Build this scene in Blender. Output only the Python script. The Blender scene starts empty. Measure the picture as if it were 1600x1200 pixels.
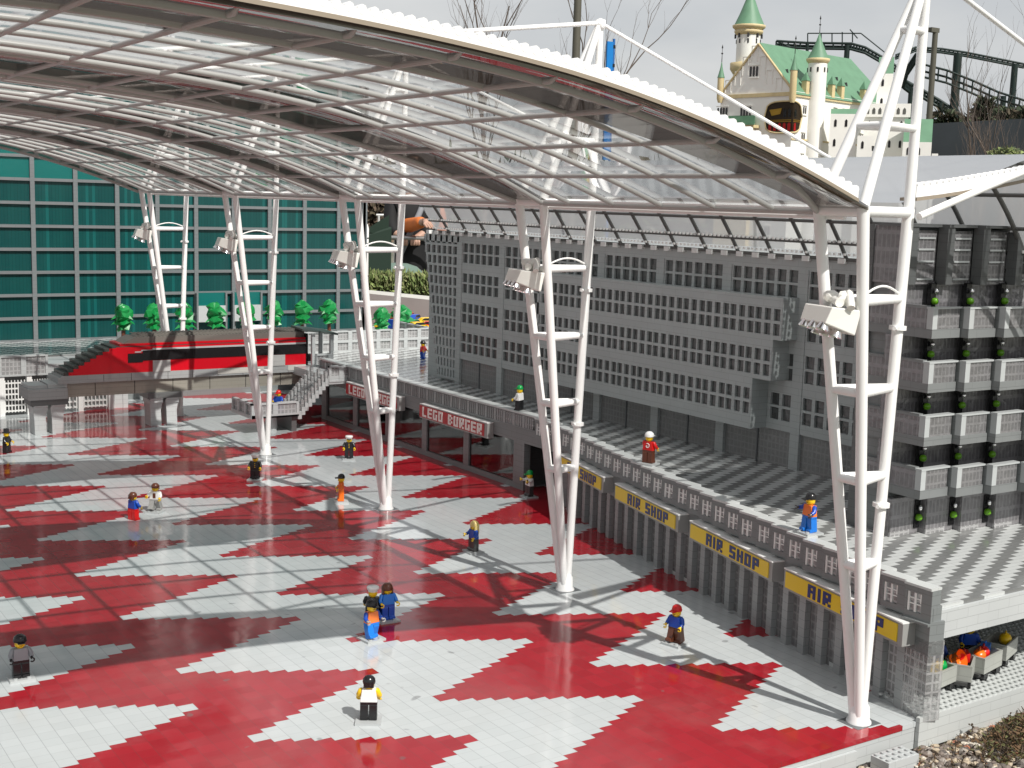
import bpy, bmesh, math, random
from mathutils import Vector, Matrix
random.seed(7)
C = bpy.context.scene
COL = C.collection
S = 0.008            # one stud of the model = 8 mm; everything below is written in studs
PI = math.pi
R = math.radians
# ------------------------------------------------------------------ camera
F, PITCH, ROLL, YAW = 2013.1, .1409, .0285, .5882
CAM = Vector((-98.666, -118.667, 60.43))
cy, sy = math.cos(YAW), math.sin(YAW)
cd = bpy.data.cameras.new('camera'); cam = bpy.data.objects.new('camera', cd); COL.objects.link(cam)
cd.sensor_width = 36; cd.lens = 36 * F / 1600; cd.clip_start = 0.02; cd.clip_end = 3000
def toW(d): return Vector((d[0]*math.cos(YAW) + d[1]*math.sin(YAW), -d[0]*math.sin(YAW) + d[1]*math.cos(YAW), d[2]))
fw = toW((0, math.cos(PITCH), -math.sin(PITCH)))
rt0 = toW((1, 0, 0)); up0 = toW((0, math.sin(PITCH), math.cos(PITCH)))
rt = rt0*math.cos(ROLL) + up0*math.sin(ROLL)
up = -rt0*math.sin(ROLL) + up0*math.cos(ROLL)
M = Matrix((rt, up, -fw)).transposed().to_4x4(); M.translation = CAM*S
cam.matrix_world = M
C.camera = cam
C.render.resolution_x, C.render.resolution_y = 1024, 768
def ray(px, py):
    A = px-800; B = -(py-600)
    a = math.cos(ROLL)*A - math.sin(ROLL)*B; b = math.sin(ROLL)*A + math.cos(ROLL)*B
    return toW((a, F*math.cos(PITCH)+b*math.sin(PITCH), -F*math.sin(PITCH)+b*math.cos(PITCH)))
def at(px, py, D):
    r = ray(px, py); return CAM + r*(D/math.hypot(r.x, r.y))
def atz(px, py, z):
    r = ray(px, py); return CAM + r*((z-CAM.z)/r.z)
# ------------------------------------------------------------------ world + sun
SUN = Vector((.08, -.885, 1)).normalized()
elev = math.asin(SUN.z); az = math.atan2(SUN.x, SUN.y)
W = bpy.data.worlds.new('World'); C.world = W; W.use_nodes = True
nt = W.node_tree; nt.nodes.clear()
def N(t, k, **kw):
    n = t.nodes.new(k)
    for a, b in kw.items(): setattr(n, a, b)
    return n
sky = N(nt, 'ShaderNodeTexSky', sky_type='NISHITA', sun_disc=False, sun_elevation=elev, sun_rotation=az, air_density=1.2, dust_density=2.5)
bg = N(nt, 'ShaderNodeBackground'); out = N(nt, 'ShaderNodeOutputWorld')
bgs = N(nt, 'ShaderNodeBackground'); bgs.inputs[1].default_value = .07
tc = N(nt, 'ShaderNodeTexCoord'); mp = N(nt, 'ShaderNodeMapping'); mp.inputs['Scale'].default_value = (1.6, 1.6, 5)
no = N(nt, 'ShaderNodeTexNoise'); no.inputs['Scale'].default_value = 2.2; no.inputs['Detail'].default_value = 5; no.inputs['Roughness'].default_value = .5
cr = N(nt, 'ShaderNodeValToRGB')
cr.color_ramp.elements[0].position = .34; cr.color_ramp.elements[0].color = (.50, .52, .545, 1)
cr.color_ramp.elements[1].position = .68; cr.color_ramp.elements[1].color = (.68, .68, .675, 1)
mx = N(nt, 'ShaderNodeMixShader'); mx.inputs[0].default_value = .86
bg.inputs[1].default_value = 1.06
L = nt.links.new
L(tc.outputs['Generated'], mp.inputs[0]); L(mp.outputs[0], no.inputs[0]); L(no.outputs[0], cr.inputs[0]); L(cr.outputs[0], bg.inputs[0])
L(sky.outputs[0], bgs.inputs[0]); L(bgs.outputs[0], mx.inputs[1]); L(bg.outputs[0], mx.inputs[2]); L(mx.outputs[0], out.inputs[0])
sd = bpy.data.lights.new('sun', 'SUN'); sd.energy = 4.6; sd.angle = R(.5); sd.color = (1, .965, .91)
so = bpy.data.objects.new('sun', sd); COL.objects.link(so); so.rotation_euler = SUN.to_track_quat('Z', 'Y').to_euler()
C.view_settings.view_transform = 'Standard'; C.view_settings.look = 'None'; C.view_settings.gamma = 1
C.view_settings.use_curve_mapping = False; C.view_settings.exposure = 0.12
C.cycles.transparent_max_bounces = 40; C.cycles.max_bounces = 8; C.cycles.glossy_bounces = 4
# ------------------------------------------------------------------ materials
MATS = {}
def base_mat(name):
    m = bpy.data.materials.new(name); m.use_nodes = True
    t = m.node_tree; t.nodes.clear()
    o = N(t, 'ShaderNodeOutputMaterial'); p = N(t, 'ShaderNodeBsdfPrincipled'); t.links.new(p.outputs[0], o.inputs[0])
    return m, t, p, o
def math_(t, op, a, b=None, c=None):
    n = N(t, 'ShaderNodeMath', operation=op)
    for i, v in enumerate((a, b, c)):
        if v is None: continue
        if isinstance(v, (int, float)): n.inputs[i].default_value = v
        else: t.links.new(v, n.inputs[i])
    return n.outputs[0]
def pos_xyz(t):
    g = N(t, 'ShaderNodeNewGeometry'); v = N(t, 'ShaderNodeVectorMath', operation='SCALE'); v.inputs['Scale'].default_value = 1/S
    t.links.new(g.outputs['Position'], v.inputs[0]); s = N(t, 'ShaderNodeSeparateXYZ'); t.links.new(v.outputs[0], s.inputs[0])
    return s.outputs[0], s.outputs[1], s.outputs[2], v.outputs[0], g
def groove(t, x, w):      # 1 close to an integer value of x
    f = math_(t, 'FRACT', x); a = math_(t, 'ABSOLUTE', math_(t, 'SUBTRACT', f, .5))
    return math_(t, 'GREATER_THAN', a, .5-w)
def mixc(t, f, a, b, blend='MIX'):
    n = N(t, 'ShaderNodeMix', data_type='RGBA', blend_type=blend)
    if isinstance(f, (int, float)): n.inputs[0].default_value = f
    else: t.links.new(f, n.inputs[0])
    for i, v in ((6, a), (7, b)):
        if isinstance(v, tuple): n.inputs[i].default_value = (*v[:3], 1)
        else: t.links.new(v, n.inputs[i])
    return n.outputs[2]
def plastic(name, col, rough=.32, brick=True, var=.08, spec=.5, stain=.12):
    if name in MATS: return MATS[name]
    m, t, p, o = base_mat(name)
    x, y, z, v, g = pos_xyz(t)
    ns = N(t, 'ShaderNodeTexNoise'); ns.inputs['Scale'].default_value = .09; ns.inputs['Detail'].default_value = 6; t.links.new(v, ns.inputs[0])
    c = mixc(t, ns.outputs[0], tuple(a*(1-stain) for a in col), tuple(min(1, a*(1+stain*.5)) for a in col))
    if brick:
        zz = math_(t, 'DIVIDE', z, 1.2)
        row = math_(t, 'FLOOR', zz)
        sn = N(t, 'ShaderNodeSeparateXYZ'); t.links.new(g.outputs['True Normal'], sn.inputs[0])
        nx = math_(t, 'ABSOLUTE', sn.outputs[0]); nz = math_(t, 'ABSOLUTE', sn.outputs[2])
        hx = math_(t, 'GREATER_THAN', nx, .7)
        h = math_(t, 'ADD', math_(t, 'MULTIPLY', y, hx), math_(t, 'MULTIPLY', x, math_(t, 'SUBTRACT', 1, hx)))
        off = math_(t, 'MULTIPLY', math_(t, 'MODULO', row, 2), .5)
        hh = math_(t, 'ADD', math_(t, 'DIVIDE', h, 4), off)
        gr = math_(t, 'MAXIMUM', groove(t, zz, .028), groove(t, hh, .006))
        gr = math_(t, 'MULTIPLY', gr, math_(t, 'LESS_THAN', nz, .5))
        wn = N(t, 'ShaderNodeTexWhiteNoise', noise_dimensions='2D'); cv = N(t, 'ShaderNodeCombineXYZ')
        t.links.new(math_(t, 'FLOOR', hh), cv.inputs[0]); t.links.new(row, cv.inputs[1]); t.links.new(cv.outputs[0], wn.inputs[0])
        c = mixc(t, math_(t, 'MULTIPLY', wn.outputs[0], var), c, tuple(a*.55 for a in col))
        c = mixc(t, math_(t, 'MULTIPLY', gr, .45), c, tuple(a*.3 for a in col))
    t.links.new(c, p.inputs['Base Color'])
    p.inputs['Roughness'].default_value = rough; p.inputs['Specular IOR Level'].default_value = spec
    MATS[name] = m; return m
def simple(name, col, rough=.5, metal=0, nscale=0, nvar=.3, spec=.5):
    if name in MATS: return MATS[name]
    m, t, p, o = base_mat(name)
    if nscale:
        x, y, z, v, g = pos_xyz(t)
        ns = N(t, 'ShaderNodeTexNoise'); ns.inputs['Scale'].default_value = nscale; ns.inputs['Detail'].default_value = 5; t.links.new(v, ns.inputs[0])
        t.links.new(mixc(t, ns.outputs[0], tuple(a*(1-nvar) for a in col), tuple(min(1, a*(1+nvar)) for a in col)), p.inputs['Base Color'])
    else: p.inputs['Base Color'].default_value = (*col, 1)
    p.inputs['Roughness'].default_value = rough; p.inputs['Metallic'].default_value = metal; p.inputs['Specular IOR Level'].default_value = spec
    MATS[name] = m; return m
def sheet_glass(name, tint, base=.05, gain=1.0, rough=.03, body=None, bodyf=0):
    m, t, p, o = base_mat(name); t.nodes.remove(p)
    tr = N(t, 'ShaderNodeBsdfTransparent'); tr.inputs[0].default_value = (*tint, 1)
    gl = N(t, 'ShaderNodeBsdfGlossy'); gl.inputs['Roughness'].default_value = rough; gl.inputs[0].default_value = (.9, .9, .9, 1)
    lw = N(t, 'ShaderNodeFresnel'); lw.inputs[0].default_value = 1.45
    f = math_(t, 'MINIMUM', math_(t, 'ADD', math_(t, 'MULTIPLY', lw.outputs[0], gain), base), .95)
    m1 = N(t, 'ShaderNodeMixShader'); t.links.new(f, m1.inputs[0]); t.links.new(tr.outputs[0], m1.inputs[1]); t.links.new(gl.outputs[0], m1.inputs[2])
    last = m1.outputs[0]
    if body:
        x, y, z, v, g = pos_xyz(t)
        df = N(t, 'ShaderNodeBsdfDiffuse'); ns = N(t, 'ShaderNodeTexNoise'); ns.inputs['Scale'].default_value = .12; ns.inputs['Detail'].default_value = 6; t.links.new(v, ns.inputs[0])
        t.links.new(mixc(t, ns.outputs[0], tuple(a*.75 for a in body), body), df.inputs[0])
        ts = N(t, 'ShaderNodeBsdfTranslucent'); ts.inputs[0].default_value = (*body, 1)
        m3 = N(t, 'ShaderNodeMixShader'); m3.inputs[0].default_value = .5; t.links.new(df.outputs[0], m3.inputs[1]); t.links.new(ts.outputs[0], m3.inputs[2])
        m2 = N(t, 'ShaderNodeMixShader'); m2.inputs[0].default_value = bodyf
        t.links.new(last, m2.inputs[1]); t.links.new(m3.outputs[0], m2.inputs[2]); last = m2.outputs[0]
    t.links.new(last, o.inputs[0]); MATS[name] = m; return m
def floor_mat():
    m, t, p, o = base_mat('star_tiles')
    x, y, z, v, g = pos_xyz(t)
    vv = math_(t, 'FLOOR', math_(t, 'MULTIPLY', y, -1))
    pp = math_(t, 'PINGPONG', math_(t, 'SUBTRACT', vv, -24*40+.5), 12)
    ext = math_(t, 'MULTIPLY', math_(t, 'SUBTRACT', pp, .5), -2)
    q = math_(t, 'DIVIDE', math_(t, 'SUBTRACT', x, ext), 48)
    red = math_(t, 'LESS_THAN', math_(t, 'FRACT', q), .5)
    tx = math_(t, 'DIVIDE', x, 2); ty = math_(t, 'DIVIDE', y, 2)
    gr = math_(t, 'MAXIMUM', groove(t, tx, .022), math_(t, 'MULTIPLY', groove(t, ty, .016), .6))
    cv = N(t, 'ShaderNodeCombineXYZ'); t.links.new(math_(t, 'FLOOR', tx), cv.inputs[0]); t.links.new(math_(t, 'FLOOR', math_(t, 'DIVIDE', y, 2)), cv.inputs[1])
    wn = N(t, 'ShaderNodeTexWhiteNoise', noise_dimensions='2D'); t.links.new(cv.outputs[0], wn.inputs[0])
    ns = N(t, 'ShaderNodeTexNoise'); ns.inputs['Scale'].default_value = .05; ns.inputs['Detail'].default_value = 7; ns.inputs['Roughness'].default_value = .6; t.links.new(v, ns.inputs[0])
    n2 = N(t, 'ShaderNodeTexNoise'); n2.inputs['Scale'].default_value = .9; n2.inputs['Detail'].default_value = 3; t.links.new(v, n2.inputs[0])
    grey = mixc(t, wn.outputs[0], (.47, .50, .505), (.505, .535, .54))
    redc = mixc(t, wn.outputs[0], (.29, .010, .018), (.35, .014, .024))
    c = mixc(t, red, grey, redc)
    c = mixc(t, math_(t, 'MULTIPLY', gr, .3), c, (.05, .05, .05), 'MIX')
    st = N(t, 'ShaderNodeMapRange'); st.inputs[1].default_value = .52; st.inputs[2].default_value = .75; st.inputs[4].default_value = .16
    t.links.new(ns.outputs[0], st.inputs[0]); c = mixc(t, st.outputs[0], c, (.30, .28, .25))
    sp = N(t, 'ShaderNodeMapRange'); sp.inputs[1].default_value = .74; sp.inputs[2].default_value = .78; sp.inputs[4].default_value = .5
    n4 = N(t, 'ShaderNodeTexNoise'); n4.inputs['Scale'].default_value = .35; n4.inputs['Detail'].default_value = 1; t.links.new(v, n4.inputs[0])
    t.links.new(n4.outputs[0], sp.inputs[0]); c = mixc(t, sp.outputs[0], c, (.12, .12, .12))
    t.links.new(c, p.inputs['Base Color'])
    rr = N(t, 'ShaderNodeMapRange'); rr.inputs[1].default_value = .35; rr.inputs[2].default_value = .7; rr.inputs[3].default_value = .07; rr.inputs[4].default_value = .17
    t.links.new(ns.outputs[0], rr.inputs[0]); t.links.new(rr.outputs[0], p.inputs['Roughness'])
    # every tile sits at its own tiny angle, so reflections break up tile by tile
    nv = N(t, 'ShaderNodeVectorMath', operation='SUBTRACT'); t.links.new(wn.outputs['Color'], nv.inputs[0]); nv.inputs[1].default_value = (.5, .5, .5)
    sc = N(t, 'ShaderNodeVectorMath', operation='SCALE'); sc.inputs['Scale'].default_value = .014; t.links.new(nv.outputs[0], sc.inputs[0])
    nb = N(t, 'ShaderNodeVectorMath', operation='SUBTRACT'); t.links.new(n2.outputs['Color'], nb.inputs[0]); nb.inputs[1].default_value = (.5, .5, .5)
    sb = N(t, 'ShaderNodeVectorMath', operation='SCALE'); sb.inputs['Scale'].default_value = .02; t.links.new(nb.outputs[0], sb.inputs[0])
    ad = N(t, 'ShaderNodeVectorMath', operation='ADD'); t.links.new(g.outputs['Normal'], ad.inputs[0]); t.links.new(sc.outputs[0], ad.inputs[1])
    a2 = N(t, 'ShaderNodeVectorMath', operation='ADD'); t.links.new(ad.outputs[0], a2.inputs[0]); t.links.new(sb.outputs[0], a2.inputs[1])
    nn = N(t, 'ShaderNodeVectorMath', operation='NORMALIZE'); t.links.new(a2.outputs[0], nn.inputs[0]); t.links.new(nn.outputs[0], p.inputs['Normal'])
    p.inputs['Specular IOR Level'].default_value = .62
    return m
def terrace_mat():
    m, t, p, o = base_mat('striped_tiles')
    x, y, z, v, g = pos_xyz(t)
    yy = math_(t, 'FLOOR', y)
    q = math_(t, 'DIVIDE', math_(t, 'SUBTRACT', math_(t, 'ADD', x, -27.5), math_(t, 'MULTIPLY', math_(t, 'ADD', yy, 24), 2)), 8)
    k = math_(t, 'LESS_THAN', math_(t, 'FRACT', q), .5)
    c = mixc(t, k, (.16, .165, .165), (.53, .55, .545))
    gr = math_(t, 'MAXIMUM', groove(t, math_(t, 'DIVIDE', x, 4), .007), groove(t, y, .035))
    c = mixc(t, math_(t, 'MULTIPLY', gr, .4), c, (.05, .05, .05))
    ns = N(t, 'ShaderNodeTexNoise'); ns.inputs['Scale'].default_value = .08; ns.inputs['Detail'].default_value = 6; t.links.new(v, ns.inputs[0])
    c = mixc(t, math_(t, 'MULTIPLY', ns.outputs[0], .2), c, (.30, .29, .26))
    t.links.new(c, p.inputs['Base Color'])
    cv = N(t, 'ShaderNodeCombineXYZ'); t.links.new(math_(t, 'FLOOR', math_(t, 'DIVIDE', x, 4)), cv.inputs[0]); t.links.new(yy, cv.inputs[1])
    wn = N(t, 'ShaderNodeTexWhiteNoise', noise_dimensions='2D'); t.links.new(cv.outputs[0], wn.inputs[0])
    nv = N(t, 'ShaderNodeVectorMath', operation='SUBTRACT'); t.links.new(wn.outputs['Color'], nv.inputs[0]); nv.inputs[1].default_value = (.5, .5, .5)
    sc = N(t, 'ShaderNodeVectorMath', operation='SCALE'); sc.inputs['Scale'].default_value = .03; t.links.new(nv.outputs[0], sc.inputs[0])
    ad = N(t, 'ShaderNodeVectorMath', operation='ADD'); t.links.new(g.outputs['Normal'], ad.inputs[0]); t.links.new(sc.outputs[0], ad.inputs[1])
    nn = N(t, 'ShaderNodeVectorMath', operation='NORMALIZE'); t.links.new(ad.outputs[0], nn.inputs[0]); t.links.new(nn.outputs[0], p.inputs['Normal'])
    p.inputs['Roughness'].default_value = .13; p.inputs['Specular IOR Level'].default_value = .42
    return m
def block_glass(name, tint, dark, zp=1.2, hp=1.0, rough=.15, alpha=.25):
    # stacks of see-through bricks: the tubes and walls inside each brick show as a fine lattice
    m, t, p, o = base_mat(name)
    x, y, z, v, g = pos_xyz(t)
    h = math_(t, 'ADD', x, y)
    bars = math_(t, 'MAXIMUM', groove(t, math_(t, 'DIVIDE', h, hp), .14), groove(t, math_(t, 'DIVIDE', z, zp), .12))
    ns = N(t, 'ShaderNodeTexNoise'); ns.inputs['Scale'].default_value = 1.1; ns.inputs['Detail'].default_value = 4; t.links.new(v, ns.inputs[0])
    c = mixc(t, ns.outputs[0], dark, tint); c = mixc(t, math_(t, 'MULTIPLY', bars, .25), c, tuple(min(1, a*1.5) for a in tint))
    t.links.new(c, p.inputs['Base Color']); p.inputs['Roughness'].default_value = rough; p.inputs['Specular IOR Level'].default_value = .9
    b = N(t, 'ShaderNodeBump'); b.inputs['Strength'].default_value = .6; b.inputs['Distance'].default_value = .002
    t.links.new(math_(t, 'ADD', bars, ns.outputs[0]), b.inputs['Height']); t.links.new(b.outputs[0], p.inputs['Normal'])
    if alpha:
        tr = N(t, 'ShaderNodeBsdfTransparent'); mxs = N(t, 'ShaderNodeMixShader')
        t.links.new(math_(t, 'MULTIPLY', math_(t, 'SUBTRACT', 1, math_(t, 'MULTIPLY', bars, .5)), alpha), mxs.inputs[0]); t.links.new(p.outputs[0], mxs.inputs[1]); t.links.new(tr.outputs[0], mxs.inputs[2]); t.links.new(mxs.outputs[0], o.inputs[0])
    MATS[name] = m; return m
FLOOR = floor_mat(); TERR = terrace_mat()
LG = plastic('light_grey_bricks', (.47, .49, .49), .3); LG2 = plastic('grey_smooth', (.44, .46, .46), .3, brick=False)
MG = plastic('grey_bricks', (.20, .215, .215), .36, var=.10); OFW = plastic('office_wall', (.43, .46, .455), .38, var=.08)
RTUBE = plastic('roof_tube', (.40, .395, .38), .3, brick=False); DG = plastic('dark_grey_bricks', (.115, .12, .12), .36)
DG2 = plastic('dark_grey_smooth', (.115, .125, .13), .35, brick=False)
FG = plastic('facade_grey', (.30, .31, .31), .4)
WH = plastic('white_tube', (.84, .835, .82), .28, brick=False, stain=.06); WB = plastic('white_plate', (.86, .855, .84), .35, brick=False, stain=.08)
CR = plastic('cream_white_lamp', (.84, .83, .78), .3, brick=False)
GLASS = sheet_glass('roof_glazing', (.96, .97, .97), base=.015, gain=.5)
SHEET = sheet_glass('grey_roof_sheet', (.75, .77, .78), base=.05, gain=.6, rough=.2, body=(.62, .63, .64), bodyf=.62)
RIB = plastic('rib_brown_grey', (.17, .15, .135), .35, brick=False)
PLATE = sheet_glass('smoked_plate', (.36, .34, .33), base=.015, gain=.35, rough=.04, body=(.15, .125, .11), bodyf=.12)
SHEET2 = sheet_glass('clear_roof_sheet', (.93, .94, .95), base=.05, gain=3.0, rough=.22, body=(.58, .59, .60), bodyf=.06)
CLEAR = block_glass('clear_bricks', (.50, .50, .50), (.22, .215, .215), alpha=.35)
CORNER = block_glass('corner_clear_bricks', (.42, .42, .42), (.28, .28, .28), hp=.9, rough=.08, alpha=.62)
BALF = block_glass('balcony_front_glass', (.24, .235, .24), (.09, .09, .09), zp=1.4, hp=.8, alpha=.15)
SMOKE = block_glass('shop_glass_bricks', (.27, .265, .265), (.10, .10, .10), zp=1.2, hp=1.0, alpha=.12)
BALG = block_glass('balcony_glass', (.26, .25, .26), (.09, .09, .09), zp=2.4, hp=.8, alpha=.1)
DARKWIN = block_glass('dark_window_glass', (.095, .10, .10), (.03, .032, .032), zp=4, hp=.93, rough=.1, alpha=0)
SHADEWIN = block_glass('lower_window_glass', (.24, .245, .24), (.15, .15, .15), zp=1.2, hp=1, rough=.15, alpha=0)
BLACK = plastic('black_plastic', (.012, .012, .013), .22, brick=False); BLACKM = simple('dark_void', (.01, .01, .01), .9)
TEALP = None
def teal_mat():
    m, t, p, o = base_mat('teal_panels')
    x, y, z, v, g = pos_xyz(t)
    wn = N(t, 'ShaderNodeTexWhiteNoise', noise_dimensions='2D'); cv = N(t, 'ShaderNodeCombineXYZ')
    t.links.new(math_(t, 'FLOOR', x), cv.inputs[0]); t.links.new(cv.outputs[0], wn.inputs[0])
    ns = N(t, 'ShaderNodeTexNoise'); ns.inputs['Scale'].default_value = .10; ns.inputs['Detail'].default_value = 5; t.links.new(v, ns.inputs[0])
    c = mixc(t, wn.outputs[0], (.004, .058, .052), (.006, .075, .066)); c = mixc(t, ns.outputs[0], c, (.004, .05, .052))
    st = math_(t, 'GREATER_THAN', wn.outputs[0], .9); c = mixc(t, math_(t, 'MULTIPLY', st, .3), c, (.012, .17, .16))
    c = mixc(t, math_(t, 'MULTIPLY', groove(t, x, .05), .5), c, (.0, .02, .02))
    t.links.new(c, p.inputs['Base Color']); p.inputs['Roughness'].default_value = .22
    b = N(t, 'ShaderNodeBump'); b.inputs['Strength'].default_value = .3; b.inputs['Distance'].default_value = .001; t.links.new(wn.outputs[0], b.inputs['Height']); t.links.new(b.outputs[0], p.inputs['Normal'])
    return m
TEAL = teal_mat(); TEALB = plastic('teal_panels_bright', (.005, .125, .112), .25, brick=False)
BURG = sheet_glass('restaurant_glass', (.42, .44, .44), base=.04, gain=1.3)
CHROME = simple('chrome', (.9, .9, .9), .08, 1)
def P_(n, c, r=.28): return plastic(n, c, r, brick=False, stain=.05)
RED = P_('red_plastic', (.62, .012, .012)); BLUE = P_('blue_plastic', (.01, .07, .42)); BRBLUE = P_('bright_blue', (.01, .17, .62)); YEL = P_('yellow_plastic', (.86, .56, .01))
GRN = P_('green_plastic', (.0, .30, .06)); TREEG = P_('toy_leaf_green', (.004, .21, .045), .38); BRN = P_('brown_plastic', (.11, .035, .018)); ORA = P_('orange_plastic', (.85, .16, .01))
WHT = P_('white_plastic', (.80, .80, .78)); GRY = P_('grey_plastic', (.30, .30, .29)); DGY = P_('charcoal_plastic', (.05, .05, .05)); BLND = P_('blond_plastic', (.75, .60, .22)); LIME = P_('lime_plastic', (.13, .36, .01))
SIGNY = P_('sign_yellow', (.78, .54, .02)); SIGNB = P_('sign_blue', (.015, .03, .15)); SIGNR = P_('sign_red', (.42, .015, .02)); SIGNW = P_('sign_white', (.80, .74, .70)); DKBR = P_('train_roof', (.14, .13, .115), .45); TRED = P_('train_red', (.56, .006, .016), .15); TAN = plastic('beam_tan_grey', (.29, .275, .235), .35)
OLDG = P_('concrete_grey', (.50, .50, .47), .6)
# ------------------------------------------------------------------ mesh builder
class MB:
    def __init__(s): s.v = []; s.f = []; s.sm = []; s.mi = []; s.m = 0
    def add(s, vs, fs, smooth=False):
        b = len(s.v); s.v += [Vector(v) for v in vs]
        for f in fs: s.f.append([i+b for i in f]); s.sm.append(smooth); s.mi.append(s.m)
        return s
    def box(s, a, b):
        x0, y0, z0 = (min(a[i], b[i]) for i in range(3)); x1, y1, z1 = (max(a[i], b[i]) for i in range(3))
        return s.add([(x0,y0,z0),(x1,y0,z0),(x1,y1,z0),(x0,y1,z0),(x0,y0,z1),(x1,y0,z1),(x1,y1,z1),(x0,y1,z1)], [(3,2,1,0),(4,5,6,7),(0,1,5,4),(1,2,6,5),(2,3,7,6),(3,0,4,7)])
    def obox(s, p, u, w, z0, z1, d0, d1):     # box along the ground segment p..u, d = distance to the left of it
        p = Vector(p[:2]); u = Vector(u[:2]); t = (u-p).normalized(); n = Vector((-t.y, t.x))
        q = [p+n*d0, u+n*d0, u+n*d1, p+n*d1]
        return s.add([(a.x,a.y,z0) for a in q]+[(a.x,a.y,z1) for a in q], [(3,2,1,0),(4,5,6,7),(0,1,5,4),(1,2,6,5),(2,3,7,6),(3,0,4,7)])
    def prism(s, poly, z0, z1):
        n = len(poly)
        return s.add([(p[0],p[1],z0) for p in poly]+[(p[0],p[1],z1) for p in poly], [tuple(range(n))[::-1], tuple(range(n,2*n))]+[(i,(i+1)%n,n+(i+1)%n,n+i) for i in range(n)])
    def prism_y(s, poly, y0, y1):             # polygon in x,z swept along y
        n = len(poly)
        return s.add([(p[0],y0,p[1]) for p in poly]+[(p[0],y1,p[1]) for p in poly], [tuple(range(n)), tuple(range(n,2*n))[::-1]]+[(i,n+i,n+(i+1)%n,(i+1)%n) for i in range(n)])
    def tube(s, pts, r, n=10, cap=True):
        pts = [Vector(p) for p in pts]; rs = r if isinstance(r, (list, tuple)) else [r]*len(pts)
        rings = []; ref = None
        for i, p in enumerate(pts):
            d = (pts[min(i+1, len(pts)-1)]-pts[max(i-1, 0)]).normalized()
            if ref is None: ref = d.orthogonal().normalized()
            ref = (ref - d*ref.dot(d)).normalized(); b = d.cross(ref)
            rings.append([p + (ref*math.cos(2*PI*k/n)+b*math.sin(2*PI*k/n))*rs[i] for k in range(n)])
        vs = [v for rg in rings for v in rg]; fs = []
        for i in range(len(pts)-1):
            for k in range(n): fs.append((i*n+k, i*n+(k+1)%n, (i+1)*n+(k+1)%n, (i+1)*n+k))
        s.add(vs, fs, True)
        if cap: s.add(rings[0], [tuple(range(n))[::-1]]); s.add(rings[-1], [tuple(range(n))])
        return s
    def lathe(s, c, prof, n=16):              # prof: list of (r, z)
        vs = [(c[0]+r*math.cos(2*PI*k/n), c[1]+r*math.sin(2*PI*k/n), c[2]+z) for r, z in prof for k in range(n)]
        fs = [(i*n+k, i*n+(k+1)%n, (i+1)*n+(k+1)%n, (i+1)*n+k) for i in range(len(prof)-1) for k in range(n)]
        s.add(vs, fs, True)
        if prof[0][0] > .01: s.add([vs[k] for k in range(n)], [tuple(range(n))[::-1]])
        if prof[-1][0] > .01: s.add([vs[(len(prof)-1)*n+k] for k in range(n)], [tuple(range(n))])
        return s
    def stud(s, x, y, z, r=.3, h=.2, n=8): return s.lathe((x, y, z), [(r, 0), (r, h)], n)
    def blob(s, c, r, seed=0, n=1, sq=(1,1,1), lo=.75, hi=1.2, sm=False):
        rnd = random.Random(seed); bm = bmesh.new(); bmesh.ops.create_icosphere(bm, subdivisions=n, radius=1)
        vs = [Vector(c)+Vector((v.co.x*sq[0], v.co.y*sq[1], v.co.z*sq[2]))*r*rnd.uniform(lo, hi) for v in bm.verts]; bm.verts.index_update()
        s.add(vs, [[v.index for v in f.verts] for f in bm.faces], sm); bm.free(); return s
    def build(s, name, mat, parent=None, world=True, bevel=0, label=None):
        off = parent_loc(parent) if (world and parent is not None) else Vector((0, 0, 0))
        me = bpy.data.meshes.new(name); me.from_pydata([((v-off)*S)[:] for v in s.v], [], s.f)
        me.polygons.foreach_set('use_smooth', s.sm)
        for mm in (mat if isinstance(mat, (list, tuple)) else [mat]): me.materials.append(mm)
        me.polygons.foreach_set('material_index', s.mi)
        me.update()
        o = bpy.data.objects.new(name, me); COL.objects.link(o)
        if parent is not None: o.parent = parent
        if label: o['label'] = label
        if bevel:
            b = o.modifiers.new('bevel', 'BEVEL'); b.width = bevel*S; b.segments = 2; b.limit_method = 'ANGLE'
        return o
LOC = {}
def parent_loc(o):
    p = Vector((0, 0, 0))
    while o is not None: p = p + LOC.get(o.name, Vector((0, 0, 0))); o = o.parent
    return p
def thing(name, label, cat, loc=(0, 0, 0), rz=0, group=None):
    o = bpy.data.objects.new(name, None); COL.objects.link(o); o.empty_display_size = .02
    o.location = Vector(loc)*S; o.rotation_euler = (0, 0, rz); o['label'] = label; o['category'] = cat
    if group: o['group'] = group
    LOC[o.name] = Vector(loc); return o
def tag(o, label, cat, group=None):
    o['label'] = label; o['category'] = cat
    if group: o['group'] = group
    return o
def struct(o): o['kind'] = 'structure'; return o
def copy_thing(src, loc, rz=None, label=None, group=None):
    r = src.copy(); COL.objects.link(r); r.location = Vector(loc)*S; LOC[r.name] = Vector(loc)
    if rz is not None: r.rotation_euler = (0, 0, rz)
    if label: r['label'] = label
    if group: r['group'] = group
    for ch in src.children:
        c = ch.copy(); COL.objects.link(c); c.parent = r
        for g in ch.children:
            d = g.copy(); COL.objects.link(d); d.parent = c
    return r
# ================================================================== SETTING
mb = MB().box((-420, -23.5, -.6), (400, 600, 0)); struct(mb.build('plaza', FLOOR))
mb = MB().box((-420, -23.4, -3.4), (24.4, -22, -.62)); mb.box((-420, -23.75, -3.4), (14, -23.4, -1.3)); struct(mb.build('plaza_edge', LG))
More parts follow.
